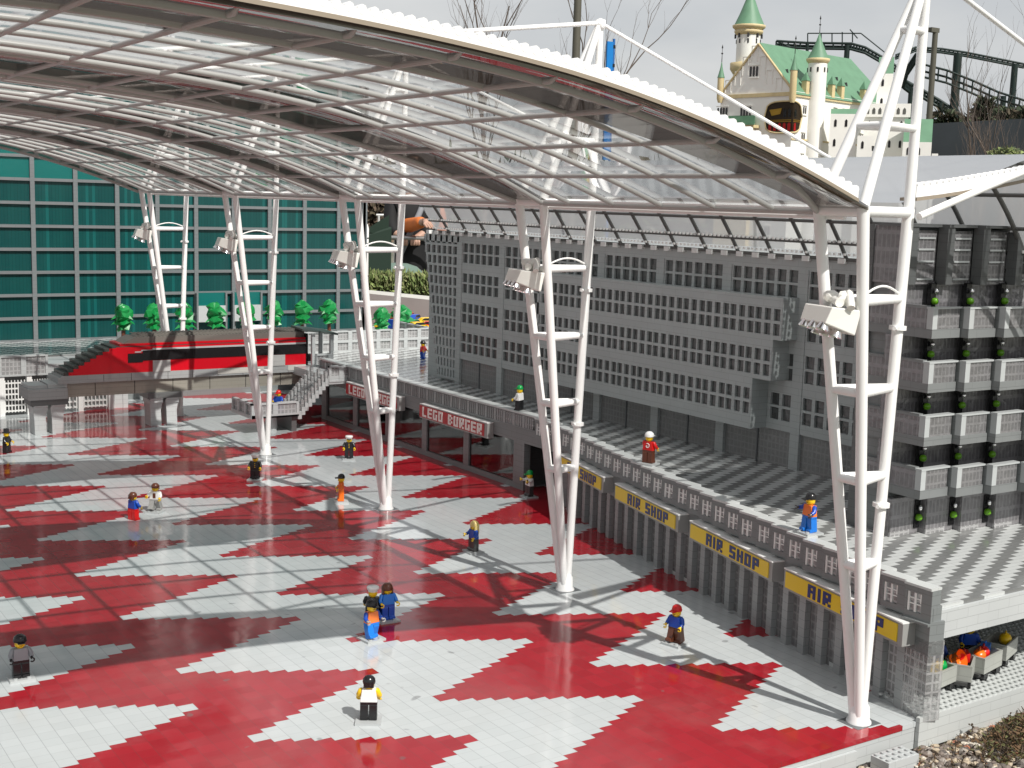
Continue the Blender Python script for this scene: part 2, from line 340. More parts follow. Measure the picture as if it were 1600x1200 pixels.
# lower studded apron to the right, under the terrace
mb = MB().prism([(24.42, -24), (110, -24), (110, 40), (39.5, 40), (31.6, 4), (26.2, -20), (25.3, -23.4), (24.42, -23.45)], -3.4, .6)
for i in range(60):
    for j in range(22):
        x = 25.4+i; y = -23.4+j
        if x < 26 and y > -22: continue
        if y < -16 or x > 36: mb.stud(x, y, .6, .3, .2, 8)
struct(mb.build('studded_apron', plastic('apron_grey', (.50, .52, .51), .3)))
TZ = 14.0
def WX(y):
    P = [(-24, 25.0), (4, 30.4), (31, 36.6), (58, 42.8), (84, 49.3), (92, 50.6), (104, 52), (400, 52)]
    for (a, xa), (b, xb) in zip(P, P[1:]):
        if y <= b: return xa+(xb-xa)*(y-a)/(b-a)
    return 52
poly = [(WX(y)+1.2, y) for y in (-23.6, 4, 31, 58, 84, 104, 214)] + [(62, 214), (62, 252), (-60, 252), (-60, 300), (260, 300), (260, -23.6)]
poly = [(p[0], p[1]) for p in poly]
mb = MB().prism(poly[::-1], TZ-.4, TZ); struct(mb.build('terrace', TERR))
# ================================================================== TERMINAL PODIUM (shops, restaurant, parapet)
pod = thing('terminal_podium', 'long grey arcade building with yellow and red shop signs along the plaza', 'building', (38, 30, 0))
mb = MB()
poly2 = [(WX(y)+4, y) for y in (-23, 4, 31, 58, 84)] + [(WX(84)+12, 84), (70, 104), (140, 104), (140, -2), (60, -4), (54, -23)]
mb.prism([(25.6, -24), (110, -24), (110, -20), (25.6, -20)][::1], 10, TZ-.42)
mb.build('terrace_slab', plastic('slab_grey', (.50, .52, .52), .35), pod)
mb = MB(); mb.prism([(27, -20), (36, -12), (44, -1), (110, -1), (110, 84), (50+4, 84), (WX(58)+2.4, 58), (WX(31)+2.4, 31), (WX(4)+2.4, 4)], .1, TZ-.42)
mb.build('wall', MG, pod)
secs = [(-24, 4), (4, 31), (31, 58), (58, 84)]
pil = []
for k, (a, b) in enumerate(secs):
    A = Vector((WX(a), a)); B = Vector((WX(b), b))
    n = 7
    # lintel over the glazing
    MB().obox(B, A, 0, 8.2, 12.4, 0, 2.2).build('lintel', MG, pod)
    for i in range(n):
        t0 = i/n; t1 = (i+1)/n; p = A.lerp(B, t0); q = A.lerp(B, t1); w = .34
        pm = p.lerp(q, w)
        last = (k == 0 and i == 0)
        if not last: MB().obox(pm, p, 0, 0, 8.2, 0, 1.9).build('pilaster', FG, pod)
        if last: MB().obox(q, p, 0, 0, 10, 0, 2.4).build('clear_corner', CORNER, pod)
        else: MB().obox(q, pm, 0, 0, 8.2, .9, 1.6).build('shop_window', CLEAR if (k == 0 and i == 1) else SMOKE, pod)
# stepped frieze with a clear window in every second block
y = -24.0; k = 0
fm = MB(); cap = MB()
while y < 96:
    ln = 4 if y < 84 else 4
    x = round(WX(y+2)*2)/2 - .5
    x2 = round(WX(y+6)*2)/2+1.5
    fm.box((x, y, 12.2), (x+1.6, y+4, 13.0)); fm.box((x, y, 15.4), (x+1.6, y+4, 16.2))
    fm.box((x, y, 13.0), (x+1.6, y+1.5, 15.4)); fm.box((x, y+3.6, 13.0), (x+1.6, y+4, 15.4))
    MB().box((x+.25, y+1.5, 13.0), (x+1.0, y+3.6, 15.4)).build('parapet_window', CLEAR, pod)
    wm = MB()
    for zz in (13.9, 14.6): wm.box((x+.12, y+1.5, zz), (x+.3, y+3.6, zz+.13))
    wm.box((x+.1, y+2.3, 13), (x+.32, y+2.6, 15.4)).box((x+.08, y+3.3, 13), (x+.34, y+3.58, 15.4)).box((x+.1, y+1.55, 14.2), (x+.3, y+1.75, 15.4)); wm.build('lit_frame_bars', WHT, pod)  # clear frame bars, coloured white to paint the light shining through them
    cap.box((x-.2, y, 16.2), (x+1.7, y+4, 16.5))
    y += 4; k += 1
fm.box((24.52, -24.03, 11.9), (26.6, -20, 12.2)); fm.box((25.4, -24.04, 12.2), (26.9, -20, 14.1)); fm.build('frieze', MG, pod); cap.build('parapet_cap', plastic('cap_grey', (.56, .58, .57), .3), pod)
# restaurant front x = 52, y 104..200
mb = MB()
mb.box((51.4, 101, 10.2), (53.2, 200, 13.0)); mb.box((51.4, 101, 0), (53, 105, 10.2)); mb.box((51.4, 197.2, 0), (53, 200, 10.2)); mb.box((51.4, 84.5, 10.2), (53, 101, 13))
mb.box((51.5, 105, 0), (52.8, 197.2, 1.2))
mb.box((51.0, 84, 0), (52.6, 88, 10.2))
mb.build('restaurant_wall', MG, pod)
ys = [105, 124.5, 143.5, 162, 180, 197.2]
for a, b in zip(ys, ys[1:]):
    MB().box((51.9, a+(1.1 if a > 105 else 0), 1.2), (52.1, b-1.1 if b < 197 else b, 10.2)).build('restaurant_window', BURG, pod)
    if b < 197: MB().box((51.5, b-1.1, 1.2), (52.8, b+1.1, 10.2)).build('window_post', MG, pod)
MB().box((51.2, 84.1, 13.0), (52.8, 200, 13.5)).box((51.2, 84.1, 16.0), (52.8, 200, 16.3)).build('frieze', MG, pod)
MB().box((50.9, 96, 16.3), (53.4, 200.4, 16.6)).build('parapet_cap', MATS['cap_grey'], pod)
y = 98
while y < 200:
    MB().box((51.35, y, 13.5), (52.3, y+2.9, 16.0)).build('parapet_window', SMOKE if y > 110 else CLEAR, pod)
    b = MB()
    b.box((51.2, y+2.9, 13.5), (52.8, y+3.7, 16.0))
    for q in (0.5, 1.3, 2.1): b.box((51.22, y+q, 13.6), (51.4, y+q+.22, 15.9))
    b.build('baluster', FG, pod); y += 3.7
# interior of restaurant + entrance
mb = MB(); mb.box((80, 84, 0), (80.5, 200, 13)); mb.box((53.2, 84, 13.05), (80, 200, 13.5)); mb.box((53.2, 199.5, 0), (80, 200, 13)); mb.box((53.2, 104, 0), (80, 104.5, 13)); mb.box((53.2, 84, 0), (80, 84.4, 13)); mb.build('inner_wall', DG, pod)
for i, (y_, l_) in enumerate([(109, 'nearest the doorway'), (118, 'in the window under the readable burger sign'), (129, 'left of the readable burger sign'), (140, 'behind the fourth window post'), (151, 'under the half hidden burger sign'), (166, 'second from the far window'), (186, 'in the farthest window')]):
    tb = thing('cafe_table', 'red cafe table inside the restaurant, '+l_, 'table', (57.5+(i % 2)*2.5, y_, 0.02), i, 'cafe tables behind the restaurant glass')
    MB().lathe((0, 0, 0), [(1.2, 0), (.4, .3), (.4, 2.6), (1.9, 2.7), (1.9, 3.0), (0, 3.0)], 14).build('table', RED, tb, world=False)
    for q in (0, 2.1, 4.2): MB().box((2.4*math.cos(q)-.7, 2.4*math.sin(q)-.7, 0), (2.4*math.cos(q)+.7, 2.4*math.sin(q)+.7, 1.6)).box((2.9*math.cos(q)-.3, 2.9*math.sin(q)-.6, 1.6), (2.9*math.cos(q)+.3, 2.9*math.sin(q)+.6, 3.4)).build('seat', RED if q else YEL, tb, world=False)
    MB().lathe((.3, .2, 3.0), [(.3, 0), (.4, .7), (0, .75)], 10).build('cup', WHT, tb, world=False)
def text_bits(s, px):      # 3..5-wide pixel letters
    G = {'L': ['100','100','100','100','111'], 'E': ['111','100','111','100','111'], 'G': ['111','100','101','101','111'], 'O': ['111','101','101','101','111'],
         'B': ['110','101','110','101','110'], 'U': ['101','101','101','101','111'], 'R': ['111','101','111','110','101'], 'A': ['111','101','111','101','101'],
         'I': ['1','1','1','1','1'], 'S': ['111','100','111','001','111'], 'H': ['101','101','111','101','101'], 'P': ['111','101','111','100','100'], ' ': ['00']*5}
    out = []; x = 0
    for ch in s:
        g = G[ch]
        for r, row in enumerate(g):
            for c_, v in enumerate(row):
                if v == '1': out.append((x+c_, r))
        x += len(g[0])+1
    return out, x-1
def sign(p, q, z0, z1, txt, colb, coll, border, label, margin, off=2.0):
    # p = far end (left in the photo), q = near end; text reads from p to q
    p = Vector(p); q = Vector(q); t = (q-p).normalized(); n = Vector((t.y, -t.x))   # n points to the plaza
    if n.x > 0: n = -n
    Ln = (q-p).length
    o = thing('shop_sign', label, 'sign', (p.x, p.y, z0), 0)
    def B(a, b, za, zb, d0, d1, name, mat):
        A = p+t*a; Bq = p+t*b
        m = MB(); c = [A+n*d0, Bq+n*d0, Bq+n*d1, A+n*d1]
        m.prism([(v.x, v.y) for v in c], za, zb); return m
    B(0, Ln, z0, z1, .0, off, 'box', LG2).build('sign_box', border, o)
    B(.0, Ln, z1, z1+.18, .0, off+.1, 'cap', LG2).build('sign_top', WHT, o)
    B(.5 if colb is SIGNY else 0, Ln-(.9 if colb is SIGNY else 1.2), z0+.35, z1-.25, off, off+.15, 'panel', colb).build('sign_panel', colb, o)
    bits, wd = text_bits(txt, 0)
    a0 = Ln*margin[0]; a1 = Ln*margin[1]; cw = (a1-a0)/wd; ch = (z1-z0-1.0)/5
    m = MB()
    for (cx, r) in bits:
        A = p+t*(a0+cx*cw); Bq = p+t*(a0+(cx+1)*cw+.002*cx)
        zt = z1-.45-r*ch
        c = [A+n*(off+.15), Bq+n*(off+.15), Bq+n*(off+.24), A+n*(off+.24)]
        m.prism([(v.x, v.y) for v in c], zt-ch, zt)
    m.build('lettering', coll, o)
    return o
def wp(y, d=0):
    return (WX(y)-d, y)
SB = 'red burger sign with white blocky letters, '
sign((51.35, 181.5), (51.35, 152.8), 9.3, 12.6, 'LEGO BURGER', SIGNR, SIGNW, GRY, SB+'the farther one behind a white mast', (.06, .93), 1.6)
sign((51.35, 142.6), (51.35, 113), 9.3, 12.6, 'LEGO BURGER', SIGNR, SIGNW, GRY, SB+'fully readable beside the open doorway', (.05, .93), 1.6)
lbl = ['yellow air shop sign partly behind the white mast nearest the dark doorway', 'yellow air shop sign below the figure in the red top',
       'yellow air shop sign between two others, all its blue letters readable', 'yellow air shop sign at the open corner, crossed by the nearest white mast']
for (a, b), l in zip([(82, 60.6), (55.8, 32.6), (28.9, 5.4), (2.6, -21.6)], lbl):
    sign(wp(a, 0), wp(b, 0), 8.8, 11.6, 'AIR SHOP', SIGNY, SIGNB, GRY, l, (.235, .86), 1.9)
# ================================================================== OFFICE BUILDING
off = thing('office_building', 'long dark grey office block with rows of small square windows and pale pilasters', 'building', (70, 100, TZ))
X0 = 70; ZT = 52.3
MB().box((X0+.9, 8, TZ), (X0+26, 176, ZT)).build('core', OFW, off)
pil = [159.4-19.5*k for k in range(-0, 8)]
rows = [(47.5, 49.7), (44.8, 47.0)]
levels = [0, 7.47, 14.94, 22.4]
wall = MB()
zs = [ZT, 49.7]
bay_edges = [(pil[k+1]+1.1, pil[k]-1.1) for k in range(7)]
for k in range(8): MB().box((X0-.15, pil[k]-1.1, TZ), (X0+.9, pil[k]+1.1, 49.9)).build('pilaster', OFW, off)
def windows(x0, ya, yb, ztop, n, par, wallmb, dark=DARKWIN, depth=.45):
    # one window of n x 2 panes between ya and yb; frame bars belong to the wall
    pitch = (yb-ya)/n
    for r in range(2):
        z1 = ztop-2.65*r; z0 = z1-2.2
        if r == 0: wallmb.box((x0, ya, z0-.45), (x0+.9, yb, z0))
        for i in range(n+1):
            c = ya+pitch*i; h = .38 if 0 < i < n else .38
            wallmb.box((x0, max(ya, c-h), z0), (x0+.9, min(yb, c+h), z1))
    MB().box((x0+depth, ya, ztop-4.85), (x0+depth+.2, yb, ztop)).build('window', dark, par)
wl = MB()
wl.box((X0, 14, 49.7), (X0+.9, 176, ZT))
for k, (ya, yb) in enumerate(bay_edges):
    for l, d in enumerate(levels):
        zt = 49.7-d
        if ya < 118 and yb > 44 and l > 0 and yb < 121: pass
        windows(X0, ya, yb, zt, 6, off, wl)
        zb = zt-4.85; nz = 49.7-levels[l+1] if l < 3 else 20.6
        wl.box((X0, ya, nz), (X0+.9, yb, zb))
    # glazed ground floor
    g = MB().box((X0+.5, ya, TZ), (X0+.8, yb, 20.6)).build('ground_floor_window', SHADEWIN, off)
    mm = (ya+yb)/2; MB().box((X0+.3, mm-.15, TZ), (X0+.55, mm+.15, 20.6)).build('window_bar', DG2, off)
wl.build('wall', OFW, off)
# left end bay with small windows, leaning out floor by floor
e = MB(); nlev = 14
for k in range(nlev):
    z1 = ZT-1.0-k*2.62; z0 = z1-2.0; ye = 177.5-9*(ZT-z1)/38
    e.box((X0, 160.5, z0-.62), (X0+.9, ye, z0))
    for i in range(7):
        c = 160.5+(ye-160.5)*i/6; e.box((X0, c-.45, z0), (X0+.9, c+.45, z1))
    MB().box((X0+.5, 160.5, z0), (X0+.7, ye-.3, z1)).build('end_window', DARKWIN, off)
    e.box((X0+.7, ye-.5, z0-.62), (X0+26, ye, z1))
    for q in range(5): MB().box((X0-.05+q*2, ye, z0), (X0+.9+q*2, ye+.5, z1-.6)).build('clear_block', CLEAR, off) if q < 1 else None
e.build('end_wall', OFW, off)
# projecting upper storeys
bump = MB()
steps = [(44.9, 37.4, 43.2), (37.4, 29.95, 45.2), (29.95, 20.6, 49.8)]
XB = 66
for (zt, zb, yn) in steps:
    ws = MB()
    n = int((119-yn)//2.45); ye = 119
    z = zt
    ws.box((XB, yn, zt-2.0), (XB+.7, ye, zt)) if zt > 40 else ws.box((XB, yn, zt-1.9), (XB+.7, ye, zt))
    top = zt-2.0 if zt > 40 else zt-1.9
    bot = zb
    hh = 2.1
    for r in range(2):
        z1 = top-r*2.65; z0 = z1-hh
        ws.box((XB, yn, z0-.55), (XB+.7, ye, z0))
        i = 0; y = yn+.5
        while y < ye:
            w = .75 if (i % 3) else .38
            ws.box((XB, y-.35, z0), (XB+.7, y+w-.35, z1)); y += 2.3 if (i % 3) else 1.95; i += 1
    ws.box((XB, yn, bot), (XB+.7, ye, top-2*2.65+.0))
    # split the glass into one window per bay
    for (ya, yb) in bay_edges:
        a = max(ya-1, yn); b = min(yb+1, ye)
        if b-a > 3: MB().box((XB+.45, a, top-4.8), (XB+.65, b, top)).build('window', DARKWIN, off)
    ws.box((XB+.04, yn-.03, zb+.02), (X0+.86, yn+.12, zt-.02)); ws.box((XB+.7, yn, zb), (X0, ye, zb+.4)); ws.box((XB+.7, yn, zt-.3), (X0, ye, zt)); ws.box((XB, ye-.7, zb), (X0, ye, zt))
    ws.build('projecting_storey', OFW, off)
# plain windows right of the projection
# ================================================================== BALCONY TOWER
tw = thing('balcony_tower', 'grey hotel tower with stepped glass balconies and lime green round plants', 'building', (56, 4, TZ))
MB().box((48.6, 3.0, TZ), (100, 9.5, 58.4)).build('core', MG, tw)
MB().box((48.0, 8.3, TZ), (49, 9.9, 58.6)).build('wall', DG, tw)
nb = 7
for k in range(nb):
    xa = 47.6+6.2*k; yf = 1.5-1.3*k
    # ground glass, floor by floor set back glazing
    MB().box((xa+.05, yf, TZ), (xa+6.2, yf+2.4, 19.6)).build('ground_glass', CLEAR if False else BALG, tw)
    MB().box((xa, yf-.1, TZ), (xa+4.2, yf+.2, TZ+.7)).build('clear_sill', CLEAR, tw)
    for l in range(4):
        z = 20.4+7.6*l
        MB().box((xa, yf+1.2, z+1.3), (xa+6.2, yf+3.2, z+7.6)).build('glazing', BALG if l < 9 else SMOKE, tw)
        # balcony
        b = thing_part = bpy.data.objects.new('balcony', None); COL.objects.link(b); b.parent = tw; LOC[b.name] = Vector((0, 0, 0))
        yb = yf-4.5
        sb = MB(); sb.box((xa+.4, yb, z), (xa+6.4, yf+1.2, z+1.3)); sb.build('balcony_floor', DG if False else plastic('balcony_grey', (.20, .21, .21), .35), b)
        MB().box((xa+.65, yb+.1, z+1.3), (xa+6.2, yb+.5, z+4.1)).build('balcony_glass', BALF, b)
        MB().box((xa+.4, yb, z+1.3), (xa+1.4, yb+1.0, z+4.1)).box((xa+.35, yb-.05, z+4.1), (xa+6.6, yb+1.1, z+4.35)).build('rail', LG2, b)
        if k == 0:
            MB().box((xa+.45, yb+1, z+1.3), (xa+.8, yf+7.5, z+4.1)).build('balcony_glass', BALG, b)
            MB().box((xa+.4, yf+1.2, z), (xa+1.2, yf+7.5, z+1.3)).box((xa+.35, yb+1.1, z+4.1), (xa+1.2, yf+7.5, z+4.5)).build('rail', MATS['balcony_grey'], b)
        else:
            MB().box((xa+.4, yb+1, z+1.3), (xa+.75, yb+1.7, z+4.1)).build('balcony_glass', MG, b)
    # top storey
    MB().box((xa, yf-.2, 50.4), (xa+1.5, yf+1.5, 58.5)).build('pilaster', DG, tw)
    MB().box((xa+1.5, yf+.4, 50.4), (xa+6.2, yf+1.2, 58.0)).build('top_glazing', BALF if k else BALG, tw)
    tg = MB()
    for zz in (51.0, 53.5, 55.2, 56.8): tg.box((xa+2.2, yf+.2, zz), (xa+5.7, yf+.45, zz+.25))
    tg.build('glazing_bar', LG2, tw)
    MB().box((xa, yf-.4, 58.5), (xa+6.2, yf+6, 58.9)).build('roof_edge', DG, tw)
MB().box((48.2, 1.5, 50.4), (49, 8.3, 58.5)).build('side_glazing', BALG, tw)
for l in range(5):
    for k in range(3):
        z = [16.4, 24.4, 32.0, 39.6, 47.2][l]; x = 53.2+6.2*k; y = 1.5-1.3*k - .5; z += .8 if l else 0
        if l == 0: y -= 0
        g = bpy.data.objects.new('round_plant', None); COL.objects.link(g); g.parent = tw; LOC[g.name] = Vector((0, 0, 0))
        MB().lathe((x, y, z-.6), [(.0, .08), (.36, .18), (.52, .45), (.52, .75), (.36, 1.02), (0, 1.12)], 12).build('ball', LIME, g)
        MB().box((x-.55, y+.3, z-1.6), (x+.55, y+.9, z+2.6)).build('post', BLACK, g)
        MB().lathe((x+.1, y-.1, z+1.0), [(.0, 0), (.28, .1), (.33, .5), (.2, .8), (0, .9)], 10).build('lamp', CHROME, g)
# ================================================================== TEAL HALL
hall = thing('glass_hall', 'tall hall wall of dark teal panels in a light grey grid behind the train', 'building', (50, 290, TZ))
HY = 288; xs = [-2.9+12.7*k for k in range(-12, 9)]
xs = [x for x in xs if x > -100] + [108.4]
zs = [14+6.98*k for k in range(0, 13)]
MB().box((-110, HY+.7, TZ), (108.6, HY+30, 97.5)).build('body', TEAL, hall)
for x in xs: MB().box((x-.65, HY-.35, TZ), (x+.65, HY+.7, 97.8)).build('mullion', LG2 if False else plastic('frame_grey', (.165, .18, .185), .4), hall)
tr = MB()
for z in zs[1:]:
    MB().box((-110, HY-.2, z-.45), (108.4, HY+.6, z+.45)).build('transom', MATS['frame_grey'], hall)
MB().box((-110, HY-.3, TZ), (108.4, HY+.6, TZ+.5)).build('transom', MATS['frame_grey'], hall)
MB().box((-110, HY+.45, 62.9), (36, HY+.62, 72)).build('glint_strip', TEALB, hall)  # brighter teal strip paints the glint on the upper panel rows
MB().box((108.0, HY-.35, TZ), (109.6, HY+30, 97.8)).build('corner_post', MATS['frame_grey'], hall)
for x, nm in ((52.5, 'a'), (64.8, 'b')):
    MB().box((x-4.6, HY-2, 18.5), (x+4.6, HY-.6, 23.8)).build('entrance_sign', LG2, hall)
    MB().box((x-4.6, HY-1.2, 23.8), (x+4.6, HY-.6, 28)).build('entrance_glass', TEALB, hall)
    for xq in (x-5.2, x+4.6): MB().box((xq, HY-2, TZ), (xq+.6, HY-.6, 28)).build('entrance_frame', MATS['frame_grey'], hall)
# back parapet behind the far terrace
bw = thing('parapet_wall', 'light grey two row window parapet wall closing the far terrace', 'wall', (80, 231, TZ))
def window_wall(p, q, z0, z1, rows, par, mat, pitch=4.6, th=1.0, glass=None):
    p = Vector(p); q = Vector(q); Ln = (q-p).length; t = (q-p)/Ln; n = max(1, int(Ln/pitch)); pp = Ln/n
    m = MB(); rh = (z1-z0)/rows
    for r in range(rows+1): m.obox(p, q, 0, z0+rh*r-(.0 if r == 0 else .45), z0+rh*r+(.45 if r == 0 else (0 if r == rows else .35)), 0, th)
    for i in range(n+1):
        a = p+t*max(0, pp*i-.65); b = p+t*min(Ln, pp*i+.65); m.obox(a, b, 0, z0, z1, .003, th-.003)
    m.build('wall_grid', mat, par)
    for r in range(rows):
        for i in range(n):
            a = p+t*(pp*i+.65); b = p+t*(pp*(i+1)-.65)
            MB().obox(a, b, 0, z0+rh*r+.35, z0+rh*(r+1)-.45, .35, .6).build('window', glass or CLEAR, par)
window_wall((56, 230.6), (104, 231), TZ, 20.4, 2, bw, LG)
window_wall((104, 231), (104, 252), TZ, 20.4, 2, bw, LG)
# lower left terrace front
lw_ = thing('terrace_front', 'light grey terrace wall with clear blocks and white posts under it, left of the train', 'wall', (-20, 236, 0))
window_wall((-75, 236.5), (-12, 236.5), 10.6, 16.2, 1, lw_, LG, 6.2)
lp = MB().box((-75, 238.5, 0), (-12, 240, 10.6)); lp.build('wall', DG, lw_)
for i, x in enumerate([-62, -54, -46, -38, -30, -24.5, -17.5, -11.5, -4, 4.2]):
    MB().box((x, 236.8, 0), (x+1.3, 238.5, 10.6)).build('post', WHT, lw_)
mb = MB(); mb.box((-12, 238.3, 0), (8.5, 240, 10.6)); mb.box((8.5, 238, 0), (9.9, 262, 10.6)); mb.box((-12, 236.8, 9.9), (9.9, 262, 13.55)); mb.build('wall_return', LG, lw_)
for a, b in ((-23, -18), (-16, -12), (-10, -4.4), (-2.4, 3.8)):
    g = MB()
    for k in range(6): g.box((a, 237.4, 1+1.5*k), (b, 238.2, 1.35+1.5*k))
    for k in range(7):
        c = a+(b-a)*k/6; g.box((c-.12, 237.3, .8), (c+.12, 237.5, 9.5))
    g.build('grille', WHT, lw_)
MB().box((-60, 252, 0), (260, 253, 13.5)).build('rear_wall', MG, lw_)
MB().box((62.1, 213.2, 0), (110, 214, 13.5)).build('rear_wall', MG, lw_)
# ================================================================== MASTS
YC = [-20, 40, 100, 160, 220]
ZE = 60.8
def mast_points():
    return Vector((18.3, 0, 0)), [Vector((9.6, 3.2, ZE)), Vector((9.6, -3.2, ZE)), Vector((20.8, 0, ZE))], Vector((21.2, 0, 87.4))
def leg_at(i, z):
    b, T, ap = mast_points(); b = b+Vector(((-.35, .35, 0), (-.35, -.35, 0), (.4, 0, 0))[i])
    return b.lerp(T[i], z/ZE) if z <= ZE else T[i].lerp(ap, (z-ZE)/(ap.z-ZE))
mast = thing('roof_mast', 'nearest tall white three legged tube mast, on the red corner of the plaza', 'mast', (18.3, YC[0], 0), 0, 'white tube masts carrying the roof')
b0 = Vector((18.3, 0, 0))
def rel(v): return v-b0
for i in range(3):
    MB().tube([rel(leg_at(i, .6)), rel(leg_at(i, ZE))], [.6, .68], 14).build('leg', WH, mast, world=False)
    MB().tube([rel(leg_at(i, ZE)), rel(leg_at(i, 87.2))], [.62, .5], 14).build('upper_leg', WH, mast, world=False)
    for z in (26.2, 47):
        if i == 2: MB().tube([rel(leg_at(i, z)), rel(leg_at(i, z+.5))], 1.0, 14).tube([rel(leg_at(i, z+.25)), rel(leg_at(i, z+.25))+Vector((-1.3, -.6, 0))], .25, 8).build('collar', WH, mast, world=False)
for z in (19.6, 30.0, 40.3, 50.6, 60.4, 69.8, 80.5):
    m = MB(); w = .5 if z < 65 else .42
    for i, j in ((0, 1), (1, 2), (2, 0)): m.tube([rel(leg_at(i, z)), rel(leg_at(j, z))], w if z != 60.4 else .62, 10)
    m.build('cross_brace', WH, mast, world=False)
MB().lathe((0, 0, 0), [(1.5, 0), (1.5, .15), (1.25, .5), (1.2, 2.0), (.9, 2.4)], 18).build('base', WH, mast, world=False)
MB().box((-2.0, -1.7, .004), (2.0, 1.7, .03)).build('floor_socket', DG2, mast, world=False)
MB().lathe(rel(Vector((21.2, 0, 86.2))), [(.0, 0), (.8, .1), (.8, 1.4), (0, 1.7)], 12).build('cap', WH, mast, world=False)
MB().tube([rel(Vector((21.2, 0, 87.2))), rel(Vector((72, 0, 69.4)))], .3, 8).build('tie_rod', WH, mast, world=False)
MB().tube([rel(Vector((21.2, 0, 87.2))), rel(Vector((-48, 0, 77.2)))], .34, 8).build('tie_rod', WH, mast, world=False)
# curved cable over the second brace
m = MB(); a = rel(leg_at(1, 51.2)); b = rel(leg_at(2, 51.0))
m.tube([a.lerp(b, t)+Vector((0, 0, 1.1*math.sin(PI*t))) for t in [i/8*.9+.03 for i in range(9)]], .14, 6); m.build('cable', WH, mast, world=False)
ml = ['', 'tall white three legged tube mast standing on the plaza beside the air shop signs',
      'white three legged tube mast in front of the burger restaurant windows', 'white three legged tube mast behind the officer in black, before the stairs',
      'farthest white three legged tube mast, its foot hidden behind the red train']
for k in range(1, 5): copy_thing(mast, (18.3, YC[k], 0), 0, ml[k], 'white tube masts carrying the roof')
# floodlights
fl = thing('floodlight', 'cream floodlight with chrome reflectors clamped on the nearest white mast', 'floodlight', (9.4, YC[0], 49.2), R(-12), 'floodlights clamped on the masts')
m = MB()
m.add([(-1.9,-2.6,.9),(-1.9,2.6,.9),(1.9,2.6,.5),(1.9,-2.6,.5),(-2.6,-2.4,-.9),(-2.6,2.4,-.9),(1.4,2.4,-2.3),(1.4,-2.4,-2.3)], [(0,1,2,3),(7,6,5,4),(0,4,5,1),(1,5,6,2),(2,6,7,3),(3,7,4,0)])
m.build('housing', CR, fl, world=False, bevel=.12)
for r in range(2):
    for c in range(3):
        p = Vector((-2.2+1.7*r, -1.65+1.65*c, -1.1-.85*r)); d = Vector((-.35, 0, -1)).normalized()
        MB().tube([p-d*.3, p+d*.55], [.45, .82], 14, False).build('reflector', CHROME, fl, world=False)
        MB().tube([p-d*.3, p-d*.2], [.43, .5], 12).build('lamp', BLACK if (r+c) % 2 else simple('amber_glass', (.5, .3, .15), .1), fl, world=False)
MB().blob((.6, -1.2, 1.7), 1.0, 3, 2, (1, .8, .9), .9, 1.05).blob((.4, 1.1, 1.8), .9, 4, 2, (1, 1, .8), .9, 1.05).tube([(-.6, -2.0, 1.3), (1.2, 2.4, 1.6)], .5, 10).tube([(.2, -3.0, .8), (1, -1.4, 2.4)], .45, 8).build('clamp', CR, fl, world=False)
fll = ['', 'cream floodlight on the white mast beside the air shop signs', 'cream floodlight on the white mast in front of the burger restaurant',
       'cream floodlight on the white mast just right of the train nose, second farthest', 'smallest and farthest cream floodlight, in front of the teal wall']
for k in range(1, 5): copy_thing(fl, (9.2, YC[k], 49.6), R(-12), fll[k], 'floodlights clamped on the masts')
# ================================================================== MAIN ROOF
PR = [(9.5, 60.9), (0, 64.3), (-10, 67.4), (-20, 69.9), (-30, 71.8), (-40, 73.1), (-50, 74.05), (-60, 74.75), (-68, 75.2), (-75, 75.35)]
PR = PR + [(-150-x, z) for x, z in PR[:-1][::-1]]
def prof(x, P=PR):
    for (x0, z0), (x1, z1) in zip(P, P[1:]):
        if min(x0, x1) <= x <= max(x0, x1):
            t = (x-x0)/(x1-x0); return z0+(z1-z0)*t
    return P[-1][1]
def cat(P, n=4):
    out = []
    for i in range(len(P)-1):
        p0 = P[max(i-1, 0)]; p1 = P[i]; p2 = P[i+1]; p3 = P[min(i+2, len(P)-1)]
        for k in range(n):
            t = k/n
            out.append(tuple(.5*((2*p1[j])+(-p0[j]+p2[j])*t+(2*p0[j]-5*p1[j]+4*p2[j]-p3[j])*t*t+(-p0[j]+3*p1[j]-3*p2[j]+p3[j])*t**3) for j in range(2)))
    return out+[tuple(P[-1])]
PC = cat(PR)
def lens(x): 
    d = (x+75)/84.5
    return 3.3+12.0*max(0, 1-d*d)
roof = thing('main_roof', 'huge arched roof of clear panes on white tubes, spanning the whole plaza', 'roof', (-75, 100, 61))
def arch(y, r, drop, par, name, mat=RTUBE, P=PC, clip=None):
    run = []
    for (x, z) in P:
        ok = clip is None or clip(x)
        if ok: run.append((x, y, z-drop))
        if (not ok or (x, z) == P[-1]):
            if len(run) > 2: MB().tube(run, r, 8).build(name, mat, par)
            run = []
ycs = YC
